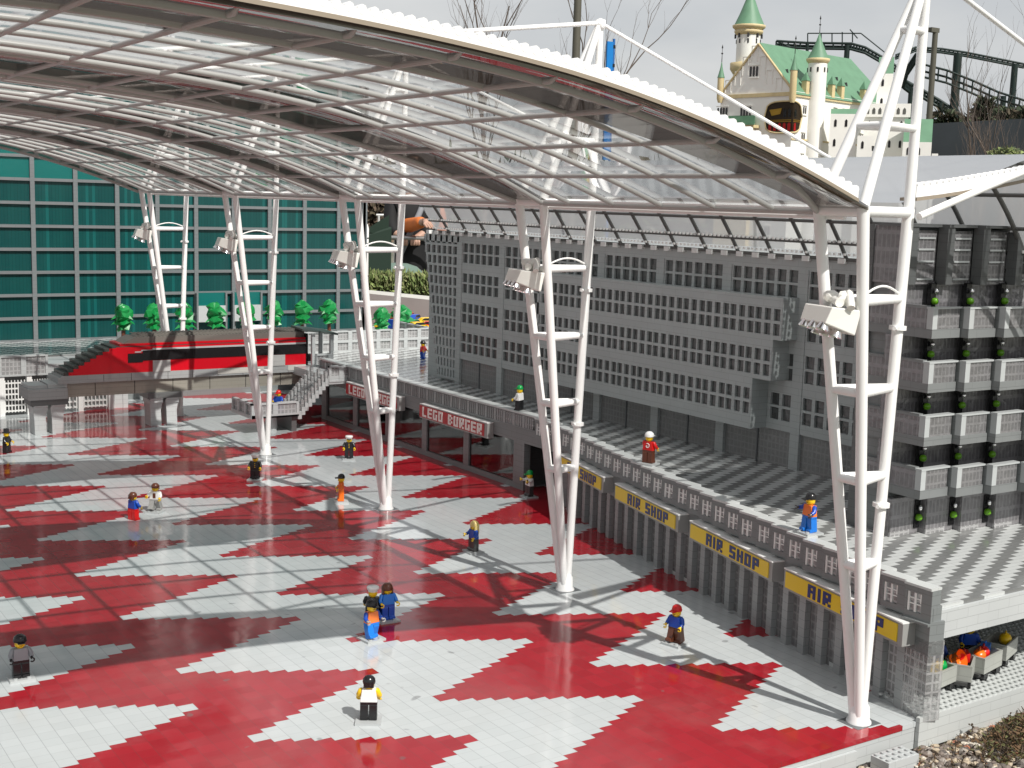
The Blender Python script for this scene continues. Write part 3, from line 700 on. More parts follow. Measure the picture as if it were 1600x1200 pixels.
for y0 in ycs:
    for sgn in (-1, 1):
        pts = [(x, y0+sgn*(lens(x)-.1), z-.7) for x, z in PC]
        if y0 == -20 and sgn == -1: continue
        if y0 == -20: pts = [(x, -20.0 if x < 3 else -20+3.2*(x-3)/6.5, z-.7) for x, z in PC]
        if y0 == 220 and sgn == 1: pts = [(x, 225.4, z-.8) for x, z in PC]
        MB().tube(pts, .36, 8).build('rib', RTUBE, roof)
    n = len(PC); m = MB(); vs = []
    for x, z in PC:
        a = y0-lens(x) if y0 != -20 else -24; b = y0+lens(x) if y0 != 220 else 226
        vs += [(x, a, z-.35), (x, b, z-.35), (x, a, z+.1), (x, b, z+.1)]
    fs = []
    for i in range(n-1):
        k = 4*i; fs += [(k, k+1, k+5, k+4), (k+2, k+6, k+7, k+3), (k, k+4, k+6, k+2), (k+1, k+3, k+7, k+5)]
    m.add(vs, fs, True); m.build('roof_plate', PLATE, roof)
for y in range(-10, 221, 10):
    if y in YC: continue
    near = [c for c in YC if abs(c-y) < 20]
    arch(y, .33, .55, roof, 'arch_tube', clip=(lambda x, y=y: all(abs(y-c) > 4.5 or x < -6 for c in YC)))
for k in range(17):
    x = 9.5-10.0*k - (.0)
    if x < -159.4: x = -159.4
    z = prof(x)
    for a, b in zip([-24.0]+YC[1:-1], YC[1:-1]+[225.8]):
        r_ = .29 if k else .4
        if a == -24.0: MB().tube([(x, -22.6, z-.12), (x, -21.4, z-.62), (x, b, z-.65)], [.12, r_, r_], 8).build('purlin', RTUBE, roof)
        else: MB().tube([(x, a, z-.65), (x, b, z-.65)], r_, 8).build('purlin', RTUBE, roof)
for a, b in zip(YC, YC[1:]):
    m = MB(); vs = []
    for x, z in PC: vs += [(x, a+lens(x)-.05, z-.12), (x, b-lens(x)+.05, z-.12)]
    m.add(vs, [(2*i, 2*i+1, 2*i+3, 2*i+2) for i in range(len(PC)-1)], True); m.build('glazing', GLASS, roof)
    # eave gutter
    MB().box((9.2, a, 60.1), (10.1, b, 60.75)).build('eave_rail', WH, roof)
    MB().tube([(10.4, a, 59.7), (10.4, b, 59.7)], .28, 8).build('eave_tube', WH, roof)
def fascia(y, P, par, h=2.9, th=1.2):
    m = MB(); n = len(P); vs = []
    for x, z in P: vs += [(x, y, z+.25), (x, y-th, z+.25), (x, y, z+h), (x, y-th, z+h)]
    fs = []
    for i in range(n-1):
        k = 4*i; fs += [(k, k+4, k+5, k+1), (k+2, k+3, k+7, k+6), (k, k+2, k+6, k+4), (k+1, k+5, k+7, k+3)]
    fs += [(0, 1, 3, 2), (4*n-4, 4*n-2, 4*n-1, 4*n-3)]
    m.add(vs, fs)
    lo, hi = min(P[0][0], P[-1][0]), max(P[0][0], P[-1][0]); x = lo+.6
    while x < hi:
        z = prof(x, P)+h; m.tube([(x, y+.02, z), (x, y-th-.02, z)], .42, 8); x += 1.12
    m.build('fascia', WB, par)
    m = MB(); vs = []
    for x, z in P: vs += [(x, y+1.5, z-.15), (x, y-th-.12, z-.15), (x, y+1.5, z+.22), (x, y-th-.12, z+.22)]
    m.add(vs, fs); m.build('fascia_lip', plastic('lip_tan', (.30, .25, .19), .5, brick=False), par)
FP = [(x, z) for x, z in PC if x <= 9.2 and x >= -159.2]
fascia(-23.2, FP, roof, 1.05, .8); fascia(226.4, FP, roof, 1.0, .8)
# ================================================================== SIDE ROOF
R2 = cat([(21.5, 61.5), (30, 63.2), (38, 65.6), (45, 67.6), (51, 68.2), (58, 66), (63.5, 61.2), (67.5, 56.2), (70, 52.6)], 3)
sr = thing('side_roof', 'second arched roof behind the masts, grey sheets over dark lattice', 'roof', (45, 100, 61))
CUT = 15
def sheet(P, y0, y1, mat, name, dz=0):
    m = MB(); vs = []
    for x, z in P: vs += [(x, y0, z+dz), (x, y1, z+dz)]
    m.add(vs, [(2*i, 2*i+1, 2*i+3, 2*i+2) for i in range(len(P)-1)], True); return m.build(name, mat, sr)
sheet(R2[:CUT+1], -18.5, 172, SHEET2, 'roof_sheet'); sheet(R2[CUT:], -18.5, 172, SHEET, 'roof_sheet')
LATM = plastic('lattice_dark', (.10, .10, .095), .4, brick=False)
y = 41.7-8.8*7
while y < 172:
    MB().tube([(x, y, z-.45) for x, z in R2[9:]], .38, 6).build('lattice_rib', LATM, sr); y += 8.8
for x in (68.1, 65.4, 61, 55):
    MB().tube([(x, -18, prof(x, R2)-.45), (x, 172, prof(x, R2)-.45)], .3, 6).build('lattice_purlin', LATM, sr)
m = MB(); y = -17
while y < 172:
    for x in (69.2, 67.7): m.lathe((x-.3, y, prof(x, R2)-.9), [(.28, 0), (.28, .4)], 6)
    y += 1.1
m.build('lattice_studs', WHT, sr)
MB().box((69.6, -18, 51.9), (70.6, 172.3, 52.5)).build('roof_shoe', LATM, sr)
y = 12
while y < 176:
    MB().box((69.2, y, 51.5), (70.2, y+1.5, 52.4)).build('clear_clip', WHT, sr); y += 4.15
for yy in YC[1:4]:
    MB().tube([(x, yy+3.2 if yy < 200 else yy, z-1.2) for x, z in R2[:10]], .42, 8).build('rib', WH, sr)
MB().tube([(20.8, -21.5, 60.0), (33, -21.5, 63.8), (41, -21.5, 66.2), (52, -21.5, 68.4), (60, -21.5, 67.8)], .45, 8).build('rib', WH, sr)
MB().tube([(20.8, -18, 60.4), (20.8, 222, 60.4)], .4, 8).build('eave_tube', WH, sr)
fascia(-19.2, [(21.9, 61.9), (26, 62.35), (29.6, 62.8), (33, 63.3), (36.7, 63.8), (41.6, 64.6), (47, 65.5), (53, 66.3), (60, 66.8), (68, 66.6)], sr, 1.5, .8)
# ================================================================== TRAIN + GUIDEWAY
TY = 206
bm_ = thing('train_guideway', 'tan grey raised guideway beam under the red train', 'guideway', (15, TY, 9))
MB().box((-15, TY+.5, 8.9), (62, TY+9, 12.3)).build('beam', TAN, bm_)
MB().box((-19.5, TY+1, 11.6), (-8, TY+8.5, 12.6)).box((-24, TY+1, 11.52), (-19.5, TY+8.5, 12.2)).box((-19.5, TY+.2, 11.52), (-14.9, TY+1.0, 12.38)).build('beam_end', LG, bm_)
MB().prism_y([(-15, 8.9), (-15, 12.3), (-19.5, 12.3), (-19.5, 10.6)], TY+1, TY+8.6).build('beam_nose', TAN, bm_)
m = MB()
for x in (-8, 2, 12, 22, 32, 42): m.box((x, TY+.42, 9.0), (x+.12, TY+.5, 12.2))
m.build('beam_joint', BLACK, bm_)
py = thing('guideway_pier', 'short grey twin footed pier under the middle of the train guideway', 'pier', (9.5, TY+3, 0), 0, 'piers of the guideway')
for s in (0, 1):
    x = -3.6+4.2*s
    MB().prism_y([(x+.3, 0), (x+3.1, 0), (x+2.9, 4), (x+3.3, 6), (x+.0, 6), (x+.2, 4)], -2.5, 2.5).build('foot', LG, py, world=False)
    MB().box((x-.1, -2.8, 6), (x+3.4, 2.8, 7.0)).tube([(x, -2.9, 7.3), (x+3.3, -2.9, 7.3)], .35, 8).build('bracket', LG2, py, world=False)
MB().box((-4.4, -3.4, 7.4), (4.6, 3.4, 8.9)).build('pier_head', DG, py, world=False)
copy_thing(py, (-19.6, TY+2.5, 0), 0, 'grey pier under the left tip of the train guideway', 'piers of the guideway')
MB().box((-24.5, TY-1.5, 8.9), (-15.2, TY+9, 11.5)).build('beam_end', plastic('beam_end_grey', (.30, .31, .31), .35), bm_)
train = thing('red_train', 'sleek red magnetic train with black window band and stepped dark nose on the guideway', 'train', (15, TY, 12.4))
xb = 49.3
def step_nose(x0, x1, z0, z1, n):
    return [(x0+(x1-x0)*i/n, z0+(z1-z0)*i/n) for i in range(n+1)]
def body_poly(z_lo, z_hi, nosef):
    # nosef(z) -> x of the nose at height z, stepped brick by brick (0.8 high)
    pts = [(xb, z_lo)]; z = z_lo; left = []
    while z < z_hi-.01:
        z2 = min(z+.8, z_hi); x = nosef(z+.1); left += [(x, z), (x, z2)]; z = z2
    return [(xb, z_hi)]+left[::-1]+[(xb, z_lo)]
nose = lambda z: -17.2+((max(z-13.2, 0))/9.6)**1.25*17.5
def slab(z0, z1, y0, y1, mat, name, inset=0, front=None):
    p = body_poly(z0, z1, lambda z: nose(z)+inset)
    q = [p[-1], p[0]]+p[1:-1] if False else p
    MB().prism_y(q, y0, y1).build(name, mat, train)
slab(12.4, 14.4, TY-.2, TY+9.6, plastic('skirt_grey', (.33, .34, .34), .35), 'skirt')
slab(14.4, 21.2, TY+0, TY+9.4, plastic('nose_dark', (.055, .055, .05), .35), 'nose')
slab(14.4, 21.0, TY-.15, TY+.5, TRED, 'side_panel', 1.2)
slab(21.0, 21.8, TY+.2, TY+9.2, TRED, 'upper_band', 1.8)
MB().prism_y([(xb, 21.75), (xb, 23.3), (2.2, 23.3), (.8, 22.6), (-.6, 21.75)], TY+1.0, TY+8.4).prism_y([(xb, 23.3), (xb, 23.9), (4.5, 23.9), (2.6, 23.3)], TY+2.4, TY+7).build('roof', DKBR, train)
m = MB(); x = 3
while x < xb:
    for k in range(5): m.stud(x, TY+2.7+k*.95, 23.9, .3, .2, 6)
    for k in range(2): m.stud(x, TY+1.3+k*.7, 23.3, .25, .15, 6)
    x += 1
m.build('roof_studs', DKBR, train)
MB().box((4.0, TY-.32, 17.4), (xb, TY-.1, 20.0)).box((.2, TY-.32, 17.0), (4.0, TY-.1, 19.3)).build('window_band', BLACK, train)
MB().box((6.5, TY-.3, 20.05), (xb, TY-.12, 20.5)).box((2.0, TY-.3, 19.5), (3.6, TY-.12, 19.8)).box((3.6, TY-.3, 19.8), (6.5, TY-.12, 20.15)).build('stripe', LG2, train)
for x in (6.6, 38.5):
    MB().box((x, TY-.36, 14.3), (x+4.6, TY-.12, 17.3)).build('door', plastic('door_grey', (.42, .42, .41), .35), train)
MB().box((24, TY-.3, 12.9), (37, TY-.18, 14.3)).box((44.0, TY-.3, 12.9), (xb, TY-.18, 14.3)).build('lower_stripe', plastic('stripe_pale', (.55, .54, .50), .35), train)
MB().box((xb, TY+.2, 9.0), (xb+.8, TY+9, 22.8)).build('end_wall', BLACK, train)
for x in (-6, 1, 10.5, 17, 24, 31, 44): MB().box((x, TY-.21, 12.5), (x+.1, TY-.19, 14.3)).build('panel_joint', BLACK, train)
# ================================================================== STAIRS + GATEHOUSE
st = thing('stairway', 'grey stairs with clear studs climbing from a walled landing to the far terrace', 'stairs', (36, 188, 0))
LZ = 5.0
MB().box((24.5, 184, LZ-.9), (37.5, 197.5, LZ)).build('landing', LG, st)
window_wall((24.6, 184.0), (37.5, 184.0), LZ-.9, LZ+3.0, 1, st, LG, 4.3)
window_wall((24.6, 197.5), (24.6, 184.0), LZ-.9, LZ+3.0, 1, st, LG, 4.5)
MB().lathe((31.8, 188.5, 0), [(1.5, 0), (1.5, LZ-.9)], 16).build('round_post', LG2, st)
MB().box((36, 185.2, 0), (37.4, 196, LZ-.9)).build('wall', DG, st)
m = MB(); cs = MB(); n = 9
for k in range(n):
    x = 37.5+k*.95; z = LZ+.2+k*1.02
    m.box((x, 184.4, z-2.0), (x+1.0, 197, z))
    for yy in (184.6, 188.8, 193.2): MB().box((x, yy, z), (x+.7, yy+1.1, z+1.9)).stud(x+.35, yy+.55, z+1.9).build('clear_block', CLEAR, st)
    for q in range(5): m.stud(x+.5, 185.9+q*2.3, z)
m.build('steps', LG, st)
window_wall((46, 184.0), (53, 184.0), 12.4, 16.6, 1, st, LG, 3.5)
window_wall((53, 184.0), (53, 200.0), 12.4, 16.6, 1, st, LG, 4) if False else None
MB().box((45.8, 184.2, 11.8), (62, 213.6, 13.98)).build('bridge_deck', LG, st)
gh = thing('gatehouse', 'small open shelter with dark flat roof at the rear end of the train', 'shelter', (53, 208, TZ))
for (x, y) in ((49.9, 203), (55.4, 203), (49.9, 210), (55.4, 210)): MB().box((x, y, TZ), (x+.9, y+.9, 22.6)).build('post', LG, gh)
MB().add([(46.6, 202, 24.0), (57, 201.6, 22.6), (57, 211.5, 22.9), (47.5, 212, 24.2), (46.6, 202, 24.5), (57, 201.6, 23.1), (57, 211.5, 23.4), (47.5, 212, 24.7)], [(3,2,1,0),(4,5,6,7),(0,1,5,4),(1,2,6,5),(2,3,7,6),(3,0,4,7)]).build('roof', plastic('shelter_roof', (.07, .085, .08), .3), gh)
window_wall((50.8, 203.0), (55.4, 203.0), TZ, 17.4, 1, gh, LG, 4.5)
# ================================================================== TOY TREES
def toy_tree(seed, leafy=1.0):
    rnd = random.Random(seed); m = MB()
    # stacked toothed leaf plates
    bm = bmesh.new()
    prof_ = [(.9, 0), (1.9, .3), (1.35, 1.2), (2.3, 2.0), (1.9, 3.0), (2.5, 4.0), (2.35, 5.4), (1.9, 6.5), (1.1, 7.4), (.3, 7.8)]
    n = 9; vs = []
    for i, (r, z) in enumerate(prof_):
        for k in range(n):
            a = 2*PI*(k+.5*(i % 2))/n; rr = r*(1.0+.22*rnd.uniform(-1, 1))*(1.12 if k % 3 == i % 3 else .82)
            vs.append((rr*math.cos(a), rr*math.sin(a), z+rnd.uniform(-.45, .35)))
    fs = []
    for i in range(len(prof_)-1):
        for k in range(n):
            a, b, c, d = i*n+k, i*n+(k+1) % n, (i+1)*n+(k+1) % n, (i+1)*n+k
            fs += [(a, b, c), (a, c, d)]
    fs.append(tuple(range(len(vs)-n, len(vs)))); fs.append(tuple(range(n))[::-1])
    m.add(vs, fs)
    for k in range(10):
        a = rnd.uniform(0, 2*PI); z = rnd.choice([.3, 2.1, 3.8, 5.0]); d = Vector((math.cos(a), math.sin(a), 0)); s_ = Vector((-d.y, d.x, 0))
        p = d*1.7+Vector((0, 0, z))
        m.add([p-s_*.6, p+s_*.6, p+d*1.3+Vector((0, 0, -.7)), p+Vector((0, 0, .9)), p-d*.5], [(0, 1, 2), (1, 3, 2), (3, 0, 2), (0, 4, 1), (0, 3, 4), (1, 4, 3)])
    return m
tlab = ['leftmost bright green toy tree above the train nose', 'second toy tree from the left, split by the thin farthest mast', 'bright green toy tree just right of the farthest mast',
        'toy tree left of the first white entrance sign', 'toy tree between the two white entrance signs, crossed by a mast leg', 'toy tree just right of a mast, beside the second entrance sign',
        'toy tree above the rear of the red train', 'toy tree beside the dark flat shelter roof', 'toy tree hidden mostly behind the mast at the corner of the teal hall', 'large bushy toy tree standing among the parked toy cars']
txs = [18.5, 28.0, 37.7, 47.4, 57.8, 67.4, 77.2, 86.9, 107.5, 121.5]
for i, x in enumerate(txs):
    ty_ = 270 if i < 8 else (272 if i == 8 else 283)
    t = thing('toy_tree', tlab[i], 'toy tree', (x, ty_, TZ), i*1.3, 'bright green toy trees on the terrace')
    h = 4.6 if i < 8 else 1.5
    if i == 9: t.scale = (1.25, 1.25, .95)
    m = toy_tree(20+i)
    for q in range(len(m.v)): m.v[q] = Vector((m.v[q].x*1.22, m.v[q].y*1.22, m.v[q].z+h))
    m.build('crown', TREEG, t, world=False)
    MB().lathe((0, 0, 0), [(.95, 0), (.7, .3), (.62, h*.4), (.75, h*.45), (.6, h*.55), (.58, h+.6)], 12).build('trunk', BRN, t, world=False)
# ================================================================== TOY CARS
def toy_car(name, label, loc, rz, col, kind=0, sc=1.0):
    t = thing(name, label, 'toy car', loc, rz, 'toy vehicles parked behind the far parapet')
    t.scale = (sc, sc, sc)
    m = MB(); m.prism_y([(-4, .5), (4, .5), (4, 1.3), (2.6, 1.6), (1.3, 2.7), (-2.2, 2.7), (-3.6, 1.7), (-4, 1.6)], -1.6, 1.6) if kind == 0 else m.prism_y([(-4.4, .5), (4.4, .5), (4.4, 3.2), (3.8, 3.8), (-4.4, 3.8)], -1.7, 1.7)
    m.build('body', col, t, world=False, bevel=.15)
    g = MB()
    if kind == 0: g.prism_y([(2.45, 1.7), (1.25, 2.6), (-2.1, 2.6), (-3.3, 1.75)], -1.63, 1.63)
    else: g.box((2.2, -1.73, 2.1), (4.43, 1.73, 3.3))
    g.build('window', BLACK, t, world=False)
    for x in (-2.5, 2.5):
        for s in (-1, 1): MB().tube([(x, s*1.1, .7), (x, s*1.75, .7)], .75, 12).build('wheel', BLACK, t, world=False)
    return t
cars = [('yellow toy car with black stripe left of the toy lorry', (118.5, 291, TZ), .5, YEL, 0), ('blue toy lorry with white wheels beside the large toy tree', (121.5, 284.5, TZ), .3, BLUE, 1),
        ('low yellow toy car at the front of the car pile', (128, 283, TZ), .2, YEL, 0), ('green toy car in the middle of the pile', (130.5, 291, TZ), .4, GRN, 0),
        ('red toy car at the right front, half behind the yellow figure', (134, 283.5, TZ), -.5, RED, 0), ('red toy van at the back of the pile', (133, 304, TZ+.5), .2, RED, 1),
        ('blue toy car leaning beside the red van', (136, 300, TZ+1), .7, BLUE, 0), ('yellow toy taxi beside the grey building edge', (140, 297, TZ), -.1, YEL, 0), ('pale green toy bush car between tree and wall', (122.5, 300, TZ), .4, GRN, 0)]
for l, p, r, c, k in cars[:-1]: toy_car('toy_car', l, p, r, c, k)
# ================================================================== TOY FIGURES
def figure(label, loc, rel, torso, legs, arms=None, head='hair', hc=None, hands=None, walk=0, base=True, extra=None, armpose=(0, 0), vest=None, scale=1.0, hips=None):
    tocam = math.atan2(CAM.y-loc[1], CAM.x-loc[0]); h = tocam+R(rel)
    t = thing('toy_figure', label, 'toy figure', loc, h+PI/2, 'toy figures'); t.scale = (scale,)*3
    arms = arms or torso; hands = hands or YEL; hc = hc or BRN; z0 = .35 if base else 0
    if base:
        b = MB().box((-1.5, -1.4, 0), (1.5, 1.4, .3)); b.stud(-.8, -.9, .3, .28, .15); b.stud(.8, -.9, .3, .28, .15); b.build('base_plate', LG2, t, world=False)
    for s in (-1, 1):
        a = walk*s; ca, sa = math.cos(a), math.sin(a)
        def rt_(y, z): z_ = z-1.75; return (y*ca-z_*sa, y*sa+z_*ca+1.75)
        m = MB(); pr = [(-.5, 1.75), (-.5, .5), (-.75, .35), (-.75, 0), (.5, 0), (.5, 1.75), (.35, 2.0), (-.35, 2.0)]
        pr = [rt_(*p) for p in pr]; x0, x1 = (.05, .98) if s > 0 else (-.98, -.05)
        n = len(pr); m.add([(x0, p[0], p[1]+z0) for p in pr]+[(x1, p[0], p[1]+z0) for p in pr], [tuple(range(n))[::-1], tuple(range(n, 2*n))]+[(i, (i+1) % n, n+(i+1) % n, n+i) for i in range(n)])
        m.build('leg', legs, t, world=False, bevel=.05)
    MB().box((-.98, -.46, 1.85+z0), (.98, .46, 2.15+z0)).build('hips', hips or legs, t, world=False)
    tz = 2.15+z0
    m = MB(); m.add([(-1.0,-.5,tz),(1.0,-.5,tz),(1.0,.5,tz),(-1.0,.5,tz),(-.78,-.48,tz+1.55),(.78,-.48,tz+1.55),(.78,.48,tz+1.55),(-.78,.48,tz+1.55)], [(3,2,1,0),(4,5,6,7),(0,1,5,4),(1,2,6,5),(2,3,7,6),(3,0,4,7)])
    to = m.build('torso', torso, t, world=False, bevel=.07)
    if vest:
        MB().add([(-.8,-.53,tz+.1),(-.18,-.53,tz+.1),(-.18,-.51,tz+1.5),(-.7,-.51,tz+1.5)], [(0,1,2,3)]).add([(.18,-.53,tz+.1),(.8,-.53,tz+.1),(.7,-.51,tz+1.5),(.18,-.51,tz+1.5)], [(0,1,2,3)]).build('vest_print', vest, t, world=False)
    if extra == 'dots':
        m = MB()
        for k in range(3): m.box((-.08, -.55, tz+.3+k*.4), (.08, -.5, tz+.45+k*.4))
        m.build('buttons', YEL, t, world=False)
    if extra == 'print': MB().box((-.3, -.545, tz+.5), (.3, -.49, tz+1.25)).build('shirt_print', RED, t, world=False)
    if extra == 'print_dark': MB().box((-.25, -.545, tz+.3), (.3, -.49, tz+1.25)).build('shirt_print', BRN, t, world=False)
    if extra == 'ring':
        m = MB(); pts = [(.32*math.cos(a), .515, tz+.85+.36*math.sin(a)) for a in [R(50)+R(280)*i/12 for i in range(13)]]; m.tube(pts, .07, 5); m.box((.02, .5, tz+.72), (.3, .54, tz+.84)); m.build('back_print', WHT, t, world=False)
    for s, ap in zip((-1, 1), armpose):
        sh = Vector((s*.92, 0, tz+1.32)); el = sh+Vector((s*.28, -.18-.35*math.sin(ap), -.62*math.cos(ap))); ha = el+Vector((s*.02, -.55-.15*math.sin(ap), -.42+.62*math.sin(ap)))
        MB().tube([sh-Vector((s*.15, 0, -.1)), sh, el, el.lerp(ha, .75)], [.26, .33, .30, .26], 10).build('arm', arms, t, world=False)
        m = MB(); c = ha; d = (ha-el).normalized(); m.tube([c-d*.15, c+d*.12], .16, 8)
        m.tube([c+d*.3+Vector((.24*math.cos(a), 0, .24*math.sin(a))) for a in [R(-140)+R(280)*i/8 for i in range(9)]], .1, 6, True)
        m.build('hand', hands, t, world=False)
    hz = tz+1.55
    MB().lathe((0, 0, hz), [(.35, 0), (.35, .12), (.52, .16), (.63, .3), (.64, .9), (.56, 1.12), (.32, 1.2), (.0, 1.2)], 16).build('head', YEL, t, world=False)
    f = MB()
    for s in (-1, 1): f.lathe((s*.2, -.61, hz+.74), [(.0, -.07), (.07, 0), (0, .07)], 8)
    f.tube([(-.2, -.6, hz+.42), (0, -.64, hz+.36), (.2, -.6, hz+.42)], .035, 5); f.build('face', BLACK, t, world=False)
    if head == 'hair':
        MB().lathe((0, .06, hz), [(.70, .62), (.76, .85), (.70, 1.2), (.45, 1.5), (0, 1.6)], 16).box((-.6, .2, hz+.25), (.6, .72, hz+1.1)).build('hair', hc, t, world=False, bevel=.1)
    elif head == 'long':
        MB().lathe((0, .08, hz), [(.74, .55), (.8, .85), (.72, 1.2), (.45, 1.5), (0, 1.6)], 16).box((-.66, .1, hz-.75), (.66, .76, hz+1.1)).box((-.82, -.3, hz-.3), (-.6, .4, hz+.9)).box((.6, -.3, hz-.3), (.82, .4, hz+.9)).build('hair', hc, t, world=False, bevel=.12)
    elif head in ('cap', 'helmet'):
        r = .72 if head == 'cap' else .82
        MB().lathe((0, .02, hz), [(r, .8), (r, 1.05), (r*.85, 1.42), (r*.45, 1.66), (0, 1.72)], 18).build(head, hc, t, world=False)
        MB().add([(-.5,-.55,hz+.85),(.5,-.55,hz+.85),(.42,-1.25,hz+.78),(-.42,-1.25,hz+.78),(-.5,-.55,hz+.97),(.5,-.55,hz+.97),(.42,-1.25,hz+.88),(-.42,-1.25,hz+.88)], [(3,2,1,0),(4,5,6,7),(0,1,5,4),(1,2,6,5),(2,3,7,6),(3,0,4,7)]).build('visor', hc, t, world=False)
    elif head == 'officer':
        MB().lathe((0, 0, hz), [(.68, .8), (.7, 1.02), (.88, 1.18), (.9, 1.45), (.8, 1.56), (0, 1.58)], 18).build('officer_cap', hc, t, world=False)
        MB().add([(-.5,-.5,hz+.8),(.5,-.5,hz+.8),(.35,-.95,hz+.72),(-.35,-.95,hz+.72),(-.5,-.5,hz+.9),(.5,-.5,hz+.9),(.35,-.95,hz+.8),(-.35,-.95,hz+.8)], [(3,2,1,0),(4,5,6,7),(0,1,5,4),(1,2,6,5),(2,3,7,6),(3,0,4,7)]).build('visor', BLACK, t, world=False)
    elif head == 'tophat':
        MB().lathe((0, 0, hz), [(.7, .9), (.95, .98), (.95, 1.06), (.62, 1.1), (.62, 1.9), (0, 1.92)], 16).build('hat', hc, t, world=False)
    return t
VEST = P_('vest_orange', (.82, .20, .04)); SKY = P_('jacket_grey', (.25, .26, .28))
figure('toy figure in black with a tall black hat at the left photo edge', (-33.7, 187, 0), 60, BLACK, BLACK, head='tophat', hc=BLACK, base=False)
figure('toy officer in black with white cap at the foot of a mast', (5.6, 135.3, 0), -15, BLACK, BLACK, head='officer', hc=WHT, extra='dots')
figure('toy officer in black with white cap and yellow hands near the restaurant front', (33.2, 146.4, 0), 0, BLACK, BLACK, head='officer', hc=WHT, extra='dots')
figure('toy worker all in orange with a black cap, turned to the left', (13.0, 109.1, 0), -85, ORA, ORA, head='cap', hc=BLACK)
figure('toy figure with brown hair, blue top and red legs seen from behind', (-27.3, 113.5, 0), 130, BLUE, RED, head='hair', hc=BRN, base=False)
figure('toy figure in white printed shirt and grey legs striding beside the one in blue', (-21.9, 117.4, 0), -25, WHT, GRY, head='hair', hc=BRN, walk=.45, extra='print_dark', arms=WHT, armpose=(.5, .1))
figure('toy figure with long blond hair, blue top and dark legs, alone on the grey tiles', (16.9, 65.2, 0), -60, BLUE, DGY, head='long', hc=BLND, armpose=(.4, 0))
figure('toy figure in green cap and white shirt at the dark doorway, arm stretched out', (49.2, 95.5, 0), -60, WHT, DGY, head='cap', hc=GRN, armpose=(1.1, 1.0), extra='print_dark')
figure('toy officer in black coat and white cap in the close group of three', (-15.4, 40.6, 0), 170, BLACK, BLACK, head='officer', hc=WHT, base=False)
figure('toy figure with long brown hair and blue clothes behind the black officer', (-13.4, 39.9, 0), 25, BRBLUE, BLUE, head='long', hc=BRN, base=True)
figure('toy worker in orange vest and black helmet striding in front of the black officer', (-19.1, 33.8, 0), 35, VEST, BRBLUE, arms=BLUE, head='helmet', hc=BLACK, walk=.3, hands=GRY, armpose=(.3, .3), hips=BRBLUE)
figure('toy figure in red cap, blue top and brown legs near the shop wall shadow', (16.9, 11.8, 0), -35, BLUE, BRN, head='cap', hc=RED, walk=.25)
figure('toy figure in grey jacket and black helmet at the lower left edge', (-63.6, 41.9, 0), 10, SKY, BLACK, head='helmet', hc=BLACK, hands=BLACK, extra=None)
figure('nearest toy figure, black hair, white top and bare yellow arms, seen from behind', (-32.3, 8.9, 0), 176, WHT, BLACK, arms=YEL, head='hair', hc=BLACK)
figure('toy figure in green cap and white shirt up on the terrace edge', (52.4, 104.8, 16.6), -120, WHT, BLACK, head='cap', hc=GRN, base=False)
figure('toy figure in red top, brown legs and white helmet up on the terrace', (WX(48.3)+.6, 48.3, 16.5), 150, RED, BRN, head='helmet', hc=WHT, extra='ring', armpose=(0, .5))
figure('toy worker in orange vest, blue legs and black cap at the sunny terrace edge', (WX(1.7)+1.2, 1.7, 16.5), -50, VEST, BRBLUE, arms=BLUE, head='cap', hc=BLACK, hands=DGY, armpose=(.9, .2), walk=.1)
figure('toy figure in red top, blue legs and black hat far back on the shiny terrace', (87.2, 207.5, TZ), 60, RED, BLUE, head='helmet', hc=BLACK, walk=.3, base=False)
figure('toy figure in yellow with a white helmet half hidden behind the office block edge', (94.5, 211, TZ), 20, YEL, WHT, head='helmet', hc=WHT, base=False)
figure('toy figure in red cap and blue top standing on the stair landing', (34.0, 189.0, 5.0), -30, BLUE, BLUE, head='cap', hc=RED, base=False)
figure('toy porter in red hat and blue jacket in the shade behind the luggage carts', (47.0, -13.6, .6), 20, BLUE, BLACK, head='cap', hc=RED, base=False)
figure('toy porter in dark blue half hidden behind the clear corner column', (38.8, -14.8, .6), 30, BLUE, BRN, head='hair', hc=BLACK, base=False, scale=1.0)
